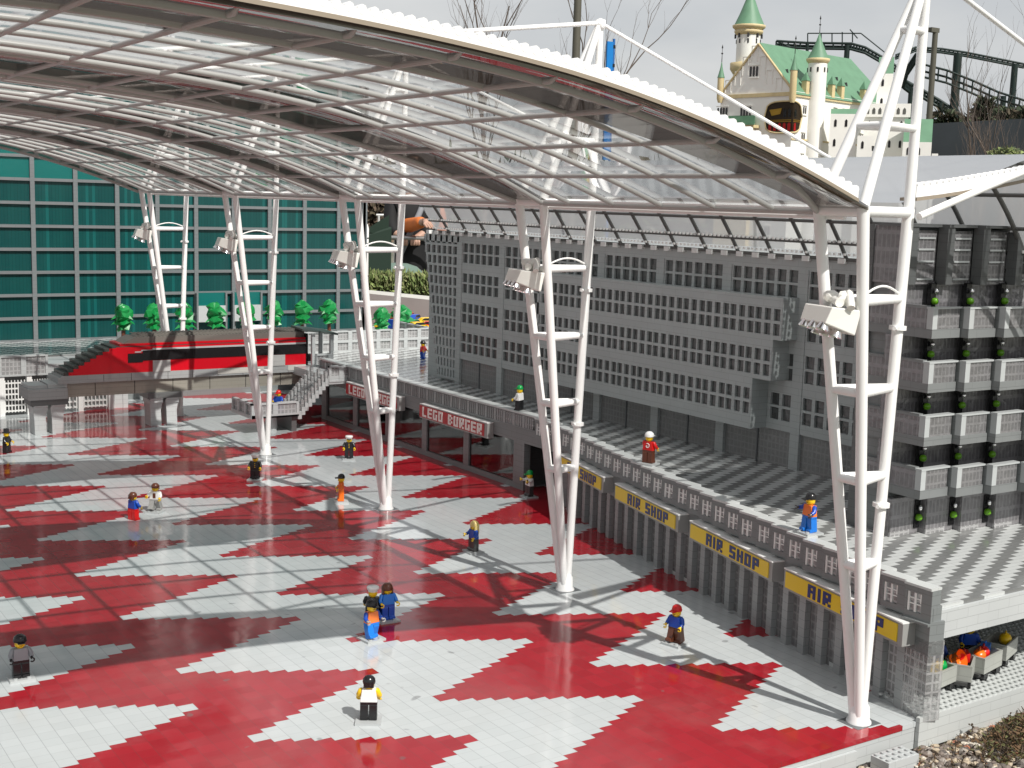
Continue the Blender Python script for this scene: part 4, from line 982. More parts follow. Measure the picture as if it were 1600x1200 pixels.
# ================================================================== LUGGAGE CARTS
def cart(label, loc, rz, items):
    t = thing('luggage_cart', label, 'luggage cart', loc, rz, 'luggage carts under the terrace')
    m = MB(); m.box((-2.6, -1.6, 1.1), (2.6, 1.6, 1.4)); m.box((-2.6, -1.6, 1.4), (2.6, -1.35, 3.2)).box((-2.6, 1.35, 1.4), (2.6, 1.6, 3.2)).box((-2.6, -1.35, 1.4), (-2.35, 1.35, 3.2)).box((2.35, -1.35, 1.4), (2.6, 1.35, 3.2))
    m.build('tub', plastic('cart_grey', (.36, .37, .34), .35), t, world=False)
    MB().box((-3.2, -1.2, .7), (3.6, 1.2, 1.1)).build('chassis', DGY, t, world=False)
    for x in (-1.8, 1.8):
        for s in (-1, 1): MB().tube([(x, s*1.0, .65), (x, s*1.55, .65)], .62, 14).build('wheel', BLACK, t, world=False)
    for (nm, lab, cat_, mat, dx, dy, kind) in items:
        c = Vector(loc)+Vector((dx*math.cos(rz)-dy*math.sin(rz), dx*math.sin(rz)+dy*math.cos(rz), 2.6))
        o = thing(nm, lab, cat_, c, rz+.3)
        if kind == 0: MB().blob((0, 0, .4), 1.05, 5, 3, (1, .8, .8), .97, 1.03, True).tube([(-.4, 0, 1.1), (0, 0, 1.5), (.4, 0, 1.1)], .12, 6).build('bag', mat, o, world=False)
        if kind == 1: MB().tube([(.3, .3, .4), (-.25, -.4, .75)], [.9, 1.35], 20, False).tube([(.36, .36, .3), (.3, .3, .4)], .9, 20).build('basket', mat, o, world=False)
        if kind == 2: MB().box((-.9, -.6, 0), (.9, .6, 1.2)).tube([(-.3, 0, 1.2), (-.3, 0, 1.5), (.3, 0, 1.5), (.3, 0, 1.2)], .1, 6).build('case', mat, o, world=False, bevel=.15)
cart('grey luggage cart with an orange dish and red case, second from the clear corner', (38.8, -18.6, .6), .55, [('basket', 'round orange dish on the luggage cart', 'dish', ORA, -.8, .3, 1), ('suitcase', 'red case on the front of a luggage cart beside the orange dish', 'suitcase', RED, 1.2, -.2, 2)])
cart('grey luggage cart with orange, red and blue bags, the middle one', (43.6, -18.2, .6), .2, [('bag', 'orange bag on the middle luggage cart', 'bag', ORA, -1.2, -.2, 0), ('bag', 'red bag on the middle luggage cart', 'bag', RED, .3, 0, 0), ('bag', 'small blue bag on the middle luggage cart', 'bag', BRBLUE, 1.5, .3, 2)])
cart('grey luggage cart behind the clear corner column with green and yellow luggage', (33.4, -18.8, .6), .15, [('bag', 'green bag on the cart behind the clear corner', 'bag', GRN, 1.3, 0, 0), ('bag', 'yellow bag on the cart behind the clear corner', 'bag', YEL, .1, -.2, 2)])
cart('grey luggage cart at the right edge holding a yellow ball', (50.2, -16.2, .6), .35, [('ball', 'yellow ball in the luggage cart at the right edge', 'ball', YEL, .9, -.4, 0)])
# ================================================================== GRAVEL BED (front right)
def bedz(x, y): return -3.0+max(0, (-25-y))*.10+ (.9*math.exp(-((x-41)**2)/90-((y+30)**2)/30)) + .25*math.sin(x*.7)*math.cos(y*.9)
m = MB(); nx, ny = 60, 30
vs = [(8+62*i/nx, -23.9-26*j/ny, bedz(8+62*i/nx, -23.9-26*j/ny)-.5) for j in range(ny+1) for i in range(nx+1)]
m.add(vs, [(j*(nx+1)+i, j*(nx+1)+i+1, (j+1)*(nx+1)+i+1, (j+1)*(nx+1)+i) for j in range(ny) for i in range(nx)][::1], True)
for f in m.f: f.reverse()
struct(m.build('planting_bed_soil', simple('soil', (.075, .055, .04), .9, 0, .8, .5)))
rnd = random.Random(11); gcol = [(.40, .33, .24), (.16, .13, .11), (.55, .50, .42), (.10, .085, .075), (.42, .16, .09), (.28, .25, .22), (.62, .57, .48)]
gm = [simple('pebble_%s' % n, c, .75, 0, 1.5, .35) for n, c in zip(('sand', 'brown', 'pale', 'dark', 'brick', 'grey', 'cream'), gcol)]
m = MB()
for k in range(4200):
    x = rnd.uniform(9, 66); y = -24.2-rnd.random()**1.1*23
    if x > 30 and ((x-42.5)/11)**2+((y+30.3)/4.2)**2 < 1 and rnd.random() < .65: continue
    r = rnd.choice([.18, .25, .3, .38, .5, .62]); m.m = rnd.choices(range(7), [4, 7, 1.6, 7, 1.6, 3, 1.2])[0]
    m.blob((x, y, bedz(x, y)-.45+r*.3), r, k, 1, (1, rnd.uniform(.6, 1), rnd.uniform(.45, .8)))
o = m.build('gravel', gm); tag(o, 'mixed cream, brown and brick coloured pebbles along the front edge wall', 'gravel'); o['kind'] = 'stuff'
m = MB(); lm = [simple('dry_leaf', (.13, .075, .035), .8, 0, 1, .4), simple('olive_leaf', (.10, .10, .035), .8, 0, 1, .4), simple('dead_stem', (.06, .04, .025), .85)]
for k in range(8200):
    a = rnd.uniform(0, 2*PI); q = rnd.random()**.6
    if k % 5 == 0: x = rnd.uniform(18, 66); y = -24.6-rnd.random()*18
    else: x = 41+13*q*math.cos(a); y = -31.3+5.6*q*math.sin(a)
    h = .5+1.9*max(0, 1-((x-42.5)/13)**2-((y+30.3)/5.6)**2) if k % 5 else .6
    z = bedz(x, y)-.4+rnd.random()*h; m.m = rnd.choices([0, 1, 2], [5, 4, 3])[0]
    d = Vector((rnd.uniform(-1, 1), rnd.uniform(-1, 1), rnd.uniform(-.2, 1.2))).normalized(); s_ = d.orthogonal().normalized()*rnd.uniform(.05, .16); ln = rnd.uniform(.35, .9)
    p = Vector((x, y, z)); m.add([p-s_, p+s_, p+d*ln+s_*.4, p+d*ln-s_*.4], [(0, 1, 2, 3)])
for k in range(26):
    x = rnd.uniform(20, 60); y = rnd.uniform(-34, -25); z = bedz(x, y)-.3; m.m = 2; p = [Vector((x, y, z))]
    for q in range(3): p.append(p[-1]+Vector((rnd.uniform(-.3, .3), rnd.uniform(-.3, .3), rnd.uniform(.4, .8))))
    m.tube(p, .05, 5)
    for q in range(5):
        c = p[-1]+Vector((rnd.uniform(-.25, .25), rnd.uniform(-.25, .25), rnd.uniform(-.4, .1))); m.blob(c, .13, q+k, 1)
o = m.build('ground_cover', lm); tag(o, 'dry brown and olive creeping plants over the gravel at the lower right corner', 'plants'); o['kind'] = 'stuff'
t = thing('studded_block', 'single light grey studded block standing in front of the plaza edge', 'block', (17.5, -26.3, -3.4))
m = MB().box((-2.6, -1.3, 0), (2.6, 1.3, 1.9)); m.build('block', LG, t, world=False)
m = MB()
for i in range(5):
    for j in range(3): m.stud(-2.1+i*1.05, -.85+j*.85, 1.9, .28, .2, 8)
m.build('studs', LG2, t, world=False)
# ================================================================== GARDEN BEHIND
G0 = -110
m = MB(); n = 48; rr = [0, 3000, 40000, 300000]; vs = [(CAM.x, CAM.y, G0)]+[(CAM.x+r*math.cos(2*PI*k/n), CAM.y+r*math.sin(2*PI*k/n), G0) for r in rr[1:] for k in range(n)]
fs = [(0, 1+k, 1+(k+1) % n) for k in range(n)]+[(1+i*n+k, 1+(i+1)*n+k, 1+(i+1)*n+(k+1) % n, 1+i*n+(k+1) % n) for i in range(2) for k in range(n)]
m.add(vs, fs); struct(m.build('ground', simple('park_ground', (.13, .13, .10), .9, 0, .004, .4)))
def seg(px0, px1, py, D0, D1, z0, z1, th):
    a = at(px0, py, D0); b = at(px1, py, D1); return MB().obox((a.x, a.y), (b.x, b.y), 0, z0, z1, 0, th)
o = seg(540, 760, 480, 560, 500, G0, 20, 14).build('garden_wall', simple('pale_stone', (.50, .49, .45), .85, 0, .05, .2)); tag(o, 'pale stone kerb wall behind the toy cars, below the hedge', 'wall')
m = MB(); a = at(540, 430, 640); m.add([(a.x, a.y, 5), (at(760, 430, 560).x, at(760, 430, 560).y, 5), (at(760, 430, 800).x, at(760, 430, 800).y, 2), (at(520, 430, 860).x, at(520, 430, 860).y, 2)], [(0, 1, 2, 3)])
struct(m.build('garden_soil', simple('garden_soil', (.09, .075, .05), .95, 0, .05, .5)))
def leafy(m, c, rx, ry, rz_, n, size, seed, mats=1, up_=.3):
    rnd = random.Random(seed)
    for k in range(n):
        while True:
            v = Vector((rnd.uniform(-1, 1), rnd.uniform(-1, 1), rnd.uniform(-1, 1)))
            if .25 < v.length < 1: break
        p = Vector(c)+Vector((v.x*rx, v.y*ry, v.z*rz_)); d = (v+Vector((rnd.uniform(-1, 1), rnd.uniform(-1, 1), rnd.uniform(-1, 1)+up_))).normalized()
        s_ = d.orthogonal().normalized()*size*rnd.uniform(.15, .35); l = size*rnd.uniform(.7, 1.5); m.m = rnd.randrange(mats)
        m.add([p-s_, p+d*l*.5-s_*1.6, p+d*l, p+d*l*.5+s_*1.6, p+s_], [(0, 1, 2, 3, 4)])
HM = [simple('hedge_leaf_light', (.24, .30, .10), .7, 0, .2, .3), simple('hedge_leaf_mid', (.14, .19, .06), .7, 0, .2, .3), simple('hedge_leaf_olive', (.20, .21, .09), .75, 0, .2, .3)]
m = MB()
for k in range(9):
    p = at(548+k*19, 470, 690); leafy(m, (p.x, p.y, 12.5+1.0*math.sin(k*2.1)), 14, 9, 8.5, 800, 2.6, 40+k, 3, .9)
o = m.build('hedge', HM); tag(o, 'low rough green hedge between the pale kerb wall and the dome lamp', 'hedge')
# dome lamp
p = at(621, 428, 1000)
t = thing('dome_lamp', 'wide grey green dome shaped garden lamp above the hedge', 'lamp', (p.x, p.y, G0))
zc = at(621, 431, 1000).z-G0
MB().lathe((0, 0, zc), [(20.5, 0), (20.8, 1.0), (19.5, 3.5), (15, 7.4), (8, 9.6), (0, 10.2)], 32).build('dome', P_('dome_green', (.12, .18, .145), .5), t, world=False)
MB().lathe((0, 0, zc), [(19.5, -.2), (6, -2), (4, -14)], 24).build('shade', BLACK, t, world=False)
MB().lathe((0, 0, 0), [(3, 0), (3, zc-10)], 14).build('stem', simple('metal_grey', (.3, .3, .3), .4, .6), t, world=False)
# folded parasol / dark green cover + white baluster post
p = at(588, 400, 900); t = thing('green_cover', 'dark green folded canvas cover beside the teal hall corner', 'cover', (p.x, p.y, G0))
zt = at(592, 335, 900).z-G0; zb = at(592, 450, 900).z-G0
m = MB(); m.add([(-14, -4, zb-80), (9, -6, zb-80), (9, 6, zb-80), (-14, 6, zb-80), (-12, -4, zt-14), (9, -6, zt-8), (9, 6, zt-8), (-12, 6, zt-14)], [(3,2,1,0),(4,5,6,7),(0,1,5,4),(1,2,6,5),(2,3,7,6),(3,0,4,7)]).add([(-12, -5, zt-11), (7, -5, zt), (7, -4, zt-16), (-12, -4, zt-13)], [(0, 1, 2, 3)])
m.build('canvas', P_('canvas_green', (.006, .022, .012), .8), t, world=False, bevel=1.2)
p = at(571.5, 420, 520); t = thing('white_post', 'thin white turned post with dark rings at the corner of the teal hall', 'post', (p.x, p.y, TZ))
z0 = 20-TZ; z1 = at(571.5, 350, 520).z-TZ
MB().lathe((0, 0, 0), [(1.1, 0), (1.0, z1*.7), (1.25, z1*.72), (1.0, z1*.75), (1.1, z1-2), (.6, z1)], 12).build('post', WHT, t, world=False)
m = MB()
for q in (.35, .42, .78, .84): m.lathe((0, 0, z1*q), [(1.2, 0), (1.2, .4)], 12)
m.build('ring', BLACK, t, world=False)
# handrail
RM = simple('galvanised', (.35, .35, .34), .35, .8)
t = thing('hand_rail', 'bent galvanised handrail the visitors lean on, behind the dome lamp', 'railing', at(620, 400, 1120))
pts = [at(594, 430, 1120), at(594, 385, 1120), at(598, 374, 1120), at(606, 371, 1120), at(700, 374, 1120)]
MB().tube([Vector((pts[0].x, pts[0].y, G0))]+pts, 2.0, 10).build('rail', RM, t)
t = thing('barrier_rail', 'pale tube barrier farther behind the handrail', 'railing', at(600, 350, 1500))
m = MB()
for zz in (336, 352, 368): m.tube([at(588, zz, 1500), at(606, zz, 1500), at(610, zz+4, 1500), at(640, zz+4, 1500)], 1.4, 8)
for x in (592, 606, 618, 632): m.tube([at(x, 336, 1500), Vector((at(x, 336, 1500).x, at(x, 336, 1500).y, G0))], 1.4, 8)
m.build('rail', simple('pale_metal', (.6, .6, .58), .4, .3), t)
# ================================================================== VISITORS (real people, far scale)
def skin_chain(name, chains, mat, par, sub=2):
    # chains: list of [(point, radius), ...]; the first point of a later chain may reuse an earlier point
    me = bpy.data.meshes.new(name); vs = []; es = []; rs = []; key = {}
    for ch in chains:
        prev = None
        for p, r in ch:
            k = tuple(round(c, 3) for c in p)
            if k not in key: key[k] = len(vs); vs.append(tuple(c*S for c in p)); rs.append(r*S)
            i = key[k]
            if prev is not None and prev != i: es.append((prev, i))
            prev = i
    me.from_pydata(vs, es, []); me.materials.append(mat); o = bpy.data.objects.new(name, me); COL.objects.link(o); o.parent = par
    sk = o.modifiers.new('skin', 'SKIN'); 
    if not me.skin_vertices: me.attributes  # noqa
    bm = bmesh.new(); bm.from_mesh(me); ly = bm.verts.layers.skin.verify(); bm.verts.ensure_lookup_table()
    for i, v in enumerate(bm.verts): v[ly].radius = (rs[i], rs[i]); v[ly].use_root = (i == 0)
    bm.to_mesh(me); bm.free(); sk.use_smooth_shade = True
    s_ = o.modifiers.new('sub', 'SUBSURF'); s_.levels = sub; s_.render_levels = sub
    return o
SKIN = simple('skin', (.44, .27, .20), .6, 0, .3, .12); COAT = simple('black_coat', (.004, .004, .005), .8, 0, .2, .3); ORJ = simple('orange_jacket', (.62, .16, .03), .7, 0, .2, .2); JEAN = simple('dark_trousers', (.012, .014, .02), .85); STRAP = simple('grey_strap', (.22, .23, .25), .8); HAIRM = simple('dark_hair', (.03, .018, .01), .6)
def fingers(wr, d, side, upv, ln, bend=.3):
    out = []; d = d.normalized(); side = side.normalized(); palm = wr+d*(8.5 if bend < 1.5 else 5.5)
    if bend > 1.5:
        for k in range(4):
            b = palm+side*(-3.0+2.0*k); e1 = b+d*2.4-upv*1.6; e2 = e1-upv*2.8-d*.6; e3 = e2-d*2.4-upv*.3
            out.append([(wr, 2.8), (wr+d*2.5, 3.1), (b, 1.5), (e1, 1.35), (e2, 1.25), (e3, 1.0)])
        tb = wr+d*3-side*3.0-upv*1.0; out.append([(wr, 2.8), (tb, 1.6), (tb+d*2.2-upv*1.6, 1.3), (tb+d*3.2-upv*3.0, 1.1)]); return out
    for k, l in zip(range(4), (.9, 1.0, .95, .78)):
        b = palm+side*(-3.0+2.0*k)+d*(.6 if k in (1, 2) else 0); e1 = b+d*4.6*l+upv*-.5*bend; e2 = e1+d*3.6*l-upv*2.2*bend; e3 = e2+d*2.6*l-upv*2.2*bend
        out.append([(wr, 2.7), (wr+d*3, 2.9), (b, 1.25), (e1, 1.1), (e2, 1.0), (e3, .8)])
    tb = wr+d*2.5-side*3.2; out.append([(wr, 2.7), (tb, 1.5), (tb+d*3.2-side*2.4, 1.2), (tb+d*6.0-side*2.8, .95)])
    return out
def person(label, feet, face, coat, hand_targets, strap=False, ht=212, grip=1.0):
    t = thing('person', label, 'person', feet, 0)
    f = Vector((math.cos(face), math.sin(face), 0)); r_ = Vector((f.y, -f.x, 0)); U = Vector((0, 0, 1)); k = ht/212
    def p(a, b, c): return (f*a+r_*b+U*c)*k
    pel = p(0, 0, 116); chest = p(1, 0, 158); neck = p(0, 0, 178); head0 = p(1.5, 0, 186); head1 = p(2.5, 0, 200)
    body = [[(pel, 14), (p(0, 0, 138), 13), (chest, 14.5), (neck, 6), (head0, 9.0), (head1, 10.2), (p(1, 0, 208), 6)]]
    for s in (-1, 1): body.append([(pel, 14), (p(0, 8*s, 106), 9.5), (p(1, 9*s, 58), 6.5), (p(0, 9*s, 10), 4.2), (p(9, 10*s, 4), 3.6)])
    coats = [[(p(0, 0, 96), 16.5), (p(0, 0, 116), 17), (p(0, 0, 138), 16), (p(1, 0, 160), 17), (p(0, 0, 172), 9)]]
    hands = []
    for s, ht_ in zip((-1, 1), hand_targets):
        sh = p(0, 19*s, 168); w = ht_ - Vector(feet); mid = (sh+w)/2+Vector((0, 0, -9))+r_*s*5
        d = (w-mid).normalized()
        body.append([(chest, 14.5), (sh, 6.2), (mid, 4.8), (w-d*2, 3.2), (w, 2.8)])
        coats.append([(p(1, 0, 160), 17), (sh, 8.6), (mid, 7.2), (w-d*7, 5.2)])
        hands += [[(w, 2.8)]+ch[1:] for ch in fingers(w, (d+Vector((0, 0, -.35))).normalized() if grip < 1.5 else (f+U*-.15), d.cross(U) if grip < 1.5 else r_*1.0, U, 1, grip)]
    skin_chain('body', body+hands, SKIN, t)
    skin_chain('coat', coats, coat, t)
    skin_chain('trousers', [[(p(0, 0, 112), 15), (p(0, 8*s, 100), 10.8), (p(1, 9*s, 58), 8), (p(0, 9*s, 14), 6.3)] for s in (-1, 1)], JEAN, t)
    hc = (head0+head1)/2
    MB().blob(hc+f*-2+U*5, 11.2*k, 3, 3, (1, 1, .95), .98, 1.02, True).build('hair', HAIRM, t, world=False)
    m = MB()
    for s in (-1, 1): m.blob(hc+f*9.0+r_*3.2*s+U*2, 1.1, 2, 2)
    m.tube([hc+f*9.2+r_*-2.5+U*-5, hc+f*9.8+U*-5.4, hc+f*9.2+r_*2.5+U*-5], .6, 6); m.build('eyes_and_mouth', simple('dark_features', (.06, .02, .015), .6), t, world=False)
    MB().blob(hc+f*10.6+U*-1, 1.8, 5, 2, (.9, .7, 1.2)).build('nose', SKIN, t, world=False)
    if strap:
        MB().tube([p(-13, -4, 172), p(6, -12, 174), p(16, -6, 158), p(17.5, 2, 140), p(18, 10, 122)], 2.6, 8).build('strap', STRAP, t, world=False)
    return t
p1 = at(644, 375, 1148); p1 = Vector((p1.x, p1.y, G0)); fc = math.atan2(CAM.y-p1.y, CAM.x-p1.x)
person('person in a black coat with a grey strap, hands clasped on the handrail', p1, fc, COAT, [at(649, 372, 1126), at(630, 372, 1126)], True, 212, 1.9)
p2 = at(655, 375, 1195); p2 = Vector((p2.x, p2.y, G0))
person('person in an orange sleeved jacket reaching a hand down beside the grey office block', p2, fc, ORJ, [at(680, 400, 1190), at(664, 346, 1085)], False, 200, .1)
# ================================================================== CASTLE
D = 900; pc = at(1234, 250, D); t = thing('castle', 'white toy brick castle with green roofs, round turrets and a rounded dark opening', 'castle', (pc.x, pc.y, G0))
rdir = toW((1, 0, 0)).xy.to_3d(); vd = (pc-CAM).xy.to_3d().normalized(); sc_r = Vector((vd.y, -vd.x, 0))
al = R(34); e1 = -(sc_r*math.cos(al) - vd*math.sin(al)*1)      # along the gable front, towards the left of the photo
e1 = (-sc_r*math.cos(al)+vd*math.sin(al)).normalized(); e2 = (sc_r*math.sin(al)+vd*math.cos(al)).normalized()
CW = plastic('castle_white', (.82, .81, .76), .6, brick=False, stain=.1); CG = simple('castle_green_roof', (.11, .23, .14), .55, 0, .15, .2); CY = simple('castle_cream', (.58, .47, .26), .6, 0, .3, .2); CDK = simple('castle_window_dark', (.03, .028, .03), .4)
def cp(a, b, z): return e1*a+e2*b+Vector((0, 0, z-G0))
def cbox(m, a0, a1, b0, b1, z0, z1):
    q = [cp(a0, b0, z0), cp(a1, b0, z0), cp(a1, b1, z0), cp(a0, b1, z0), cp(a0, b0, z1), cp(a1, b0, z1), cp(a1, b1, z1), cp(a0, b1, z1)]
    return m.add(q, [(3,2,1,0),(4,5,6,7),(0,1,5,4),(1,2,6,5),(2,3,7,6),(3,0,4,7)])
def Zp(px, py, dd=0): return at(px, py, D+dd).z
ze = Zp(1230, 142); za = Zp(1185, 68, 15); Wf = 60; Lf = 128
m = MB(); cbox(m, 0, Wf, 0, Lf, G0, ze); m.build('wall', CW, t, world=False)
m = MB(); m.add([cp(0, 0, ze), cp(Wf, 0, ze), cp(Wf/2, 0, za), cp(0, 1.5, ze), cp(Wf, 1.5, ze), cp(Wf/2, 1.5, za)], [(0, 1, 2), (5, 4, 3), (0, 3, 4, 1), (1, 4, 5, 2), (2, 5, 3, 0)]); m.build('gable', CW, t, world=False)
m = MB(); m.add([cp(-1.5, .8, ze-2), cp(Wf/2, .8, za+1), cp(Wf+1.5, .8, ze-2), cp(-1.5, Lf, ze-2), cp(Wf/2, Lf-12, za+1), cp(Wf+1.5, Lf, ze-2)], [(0, 3, 4, 1), (1, 4, 5, 2), (3, 5, 4), (0, 1, 2), (0, 2, 5, 3)]); m.build('roof', CG, t, world=False)
m = MB()
for s, (a0, a1) in enumerate(((0, Wf/2), (Wf/2, Wf))):
    p0 = cp(a0, -.6, ze if s == 0 else za); p1_ = cp(a1, -.6, za if s == 0 else ze); m.tube([p0, p1_], .8, 6)
cbox(m, -1, Wf+1, -.8, 0, ze-3, ze-.5); cbox(m, -1.0, 0, 0, Lf, ze-3.5, ze-2); cbox(m, -.6, 0, 0, Lf, ze-32, ze-31); m.build('cornice', CY, t, world=False)
def window_slot(a, z, w=1.6, h=5, side=0, n=3, gap=2.4):
    m = MB(); fr = MB()
    for k in range(n):
        if side == 0:
            c = a+(k-(n-1)/2)*gap
            q = [cp(c-w/2+w*(.5-.5*math.cos(x)), -.35, z+h/2+w*.5*math.sin(x)) for x in [PI*i/6 for i in range(7)]]
            m.add([cp(c-w/2, -.35, z-h/2), cp(c+w/2, -.35, z-h/2)]+[cp(c+w/2*math.cos(x), -.35, z+h/2+w/2*math.sin(x)) for x in [PI*i/6 for i in range(7)]], [tuple(range(9))])
        else:
            c = a+(k-(n-1)/2)*gap
            m.add([cp(-.35, c-w/2, z-h/2), cp(-.35, c+w/2, z-h/2)]+[cp(-.35, c+w/2*math.cos(x), z+h/2+w/2*math.sin(x)) for x in [PI*i/6 for i in range(7)]], [tuple(range(9))])
    m.build('castle_window', CDK, t, world=False)
    f = MB(); ww = n*gap/2+.3
    if side == 0: cbox(f, a-ww, a+ww, -.8, 0, z-h/2-1.2, z-h/2-.4); cbox(f, a-ww, a+ww, -.7, 0, z+h/2+1.4, z+h/2+2)
    else: cbox(f, -.8, 0, a-ww, a+ww, z-h/2-1.2, z-h/2-.4); cbox(f, -.7, 0, a-ww, a+ww, z+h/2+1.4, z+h/2+2)
    f.build('window_trim', CW, t, world=False)
window_slot(33, ze+14, 1.7, 6, 0, 3, 2.6); window_slot(38, ze-13, 1.7, 6, 0, 4, 2.4); window_slot(58, ze-13, 1.7, 6, 0, 4, 2.4); window_slot(61, ze-31, 1.5, 5, 0, 3)
for k in range(3): window_slot(15+0*k, ze-14-20*(k+2), 1.5, 5, 0, 2)
gs = MB()          # stepped blind arcade in the gable
for a, z, h in ((12, ze+5, 8), (20, ze+10, 9), (26, ze+18, 12), (33, ze+26, 10), (40, ze+18, 12), (46, ze+10, 9), (54, ze+5, 8)):
    cbox(gs, a-2.6, a-2.1, -.6, 0, z-h/2, z+h/2); cbox(gs, a+2.1, a+2.6, -.6, 0, z-h/2, z+h/2); cbox(gs, a-2.6, a+2.6, -.6, 0, z+h/2, z+h/2+.7)
gs.build('gable_relief', CW, t, world=False)
for b in (14, 26): 
    for z in (ze-12, ze-30, ze-44, ze-56): window_slot(b, z, 1.4, 4, 1, 2)
for b in (52, 64, 76, 88):
    for z in (ze-11, ze-27, ze-42): window_slot(b, z, 1.5, 4.5, 1, 2)
# loggia porch on the front
lg = MB(); cbox(lg, 26, 62, -7, 0, ze-42, ze-36.5)
for a in (27, 34.5, 42, 49.5, 60): cbox(lg, a, a+1.6, -7, -5.4, ze-34, ze-23)
cbox(lg, 26, 62, -7, 0, ze-24, ze-22); cbox(lg, 30, 58, -4, 0, G0, ze-42); lg.build('loggia', CY, t, world=False)
lr = MB(); lr.add([cp(25, -8, ze-22), cp(63, -8, ze-22), cp(58, 0, ze-15), cp(30, 0, ze-15)], [(0, 1, 2, 3), (3, 2, 1, 0)]).add([cp(25, -8, ze-22), cp(30, 0, ze-15), cp(30, 0, ze-22)], [(0, 1, 2)]).add([cp(63, -8, ze-22), cp(58, 0, ze-15), cp(58, 0, ze-22)], [(0, 1, 2)]); lr.build('loggia_roof', CG, t, world=False)
m = MB(); 
for a in (30.5, 38, 45.5, 55): cbox(m, a, a+3, -.4, 0, ze-35, ze-26)
m.build('castle_window', CDK, t, world=False)
# rounded corner opening with a gilded hall inside
oc = MB(); pts = []
def corner(u, z, outw=.6):      # u>0 along the side wall, u<0 along the front
    return cp(-outw, u, z) if u > 0 else cp(-u, -outw, z)
us = [-22+2*i for i in range(17)]
def oval(u, sgn, sx=16, sz=10.5): return ze-17+sgn*sz*max(0, 1-abs((u+6)/sx)**3.2)**(1/3.2)
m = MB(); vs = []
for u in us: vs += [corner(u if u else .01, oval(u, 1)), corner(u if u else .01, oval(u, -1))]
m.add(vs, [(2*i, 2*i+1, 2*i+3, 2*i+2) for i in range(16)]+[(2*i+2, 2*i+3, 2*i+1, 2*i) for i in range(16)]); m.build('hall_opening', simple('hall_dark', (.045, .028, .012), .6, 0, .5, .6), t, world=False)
fr = MB(); fr.tube([corner(u if u else .01, oval(u, 1), .9) for u in us]+[corner(u if u else .01, oval(u, -1), .9) for u in us[::-1]]+[corner(-22, oval(-22, 1), .9)], .55, 6); fr.build('opening_frame', CY, t, world=False)
m = MB(); mr = MB(); mg = MB()
for i in range(6):
    u = -18+3.8*i
    for z0_, col_ in ((ze-26, mr), (ze-17, mg)):
        q = [corner(u, z0_, 1.0), corner(u+2.4, z0_, 1.0), corner(u+2.4, z0_+4.2, 1.0), corner(u+1.2, z0_+5.6, 1.0), corner(u, z0_+4.2, 1.0)]
        if col_ is mg and i < 3: continue
        col_.add(q, [(0, 1, 2, 3, 4), (4, 3, 2, 1, 0)])
mr.build('red_arcade', RED, t, world=False); mg.build('dark_arcade', BLACK, t, world=False)
m = MB(); m.add([corner(-18, ze-12, 1), corner(-8, ze-11, 1), corner(-9, ze-15, 1), corner(-16, ze-16, 1)], [(0, 1, 2, 3), (3, 2, 1, 0)])
for z0_ in (ze-20.2, ze-19.2): m.add([corner(-19, z0_, 1.05), corner(-.01, z0_, 1.05), corner(-.01, z0_+.45, 1.05), corner(-19, z0_+.45, 1.05)], [(0, 1, 2, 3), (3, 2, 1, 0)]).add([corner(.01, z0_, 1.05), corner(8, z0_, 1.05), corner(8, z0_+.45, 1.05), corner(.01, z0_+.45, 1.05)], [(0, 1, 2, 3), (3, 2, 1, 0)])
m.build('gilded_decor', simple('gold', (.55, .33, .05), .35, .6), t, world=False)
def turret(a, b, r, zb, zt, zr, body=CW, name='turret', spire=True, ring=True):
    e = bpy.data.objects.new(name, None); COL.objects.link(e); e.parent = t; LOC[e.name] = Vector((0, 0, 0))
    c = cp(a, b, 0); c.z = 0
    MB().lathe((c.x, c.y, zb-G0), [(r*.6, -r*1.2), (r, 0), (r, zt-zb)] if zb > G0 else [(r, 0), (r, zt-zb)], 18).build('shaft', body, e, world=False)
    if ring:
        MB().lathe((c.x, c.y, zt-G0), [(r, -3.2), (r*1.22, -1.6), (r*1.25, 0), (r*1.05, .3)], 18).build('cornice_ring', CY, e, world=False)
        for k in range(8):
            q = 2*PI*k/8; m = MB(); m.box((c.x+r*.98*math.cos(q)-.5, c.y+r*.98*math.sin(q)-.5, zt-G0-9), (c.x+r*.98*math.cos(q)+.5, c.y+r*.98*math.sin(q)+.5, zt-G0-6))
            m.build('turret_window', CDK, e, world=False)
    MB().lathe((c.x, c.y, zt-G0), [(r*1.15, 0), (r*.75, (zr-zt)*.3), (r*.35, (zr-zt)*.65), (.25, zr-zt)], 14).build('turret_roof', CG, e, world=False)
    if spire: MB().lathe((c.x, c.y, zr-G0), [(.3, 0), (.2, 5), (.9, 5.6), (.2, 6.4), (.15, 9), (.6, 9.5), (0, 12)], 8).build('finial', CDK, e, world=False)
# stair turret on the long side
turret(-1.2, 25, 6.4, G0, Zp(1280, 92, 20), Zp(1280, 52, 20), name='stair_turret')
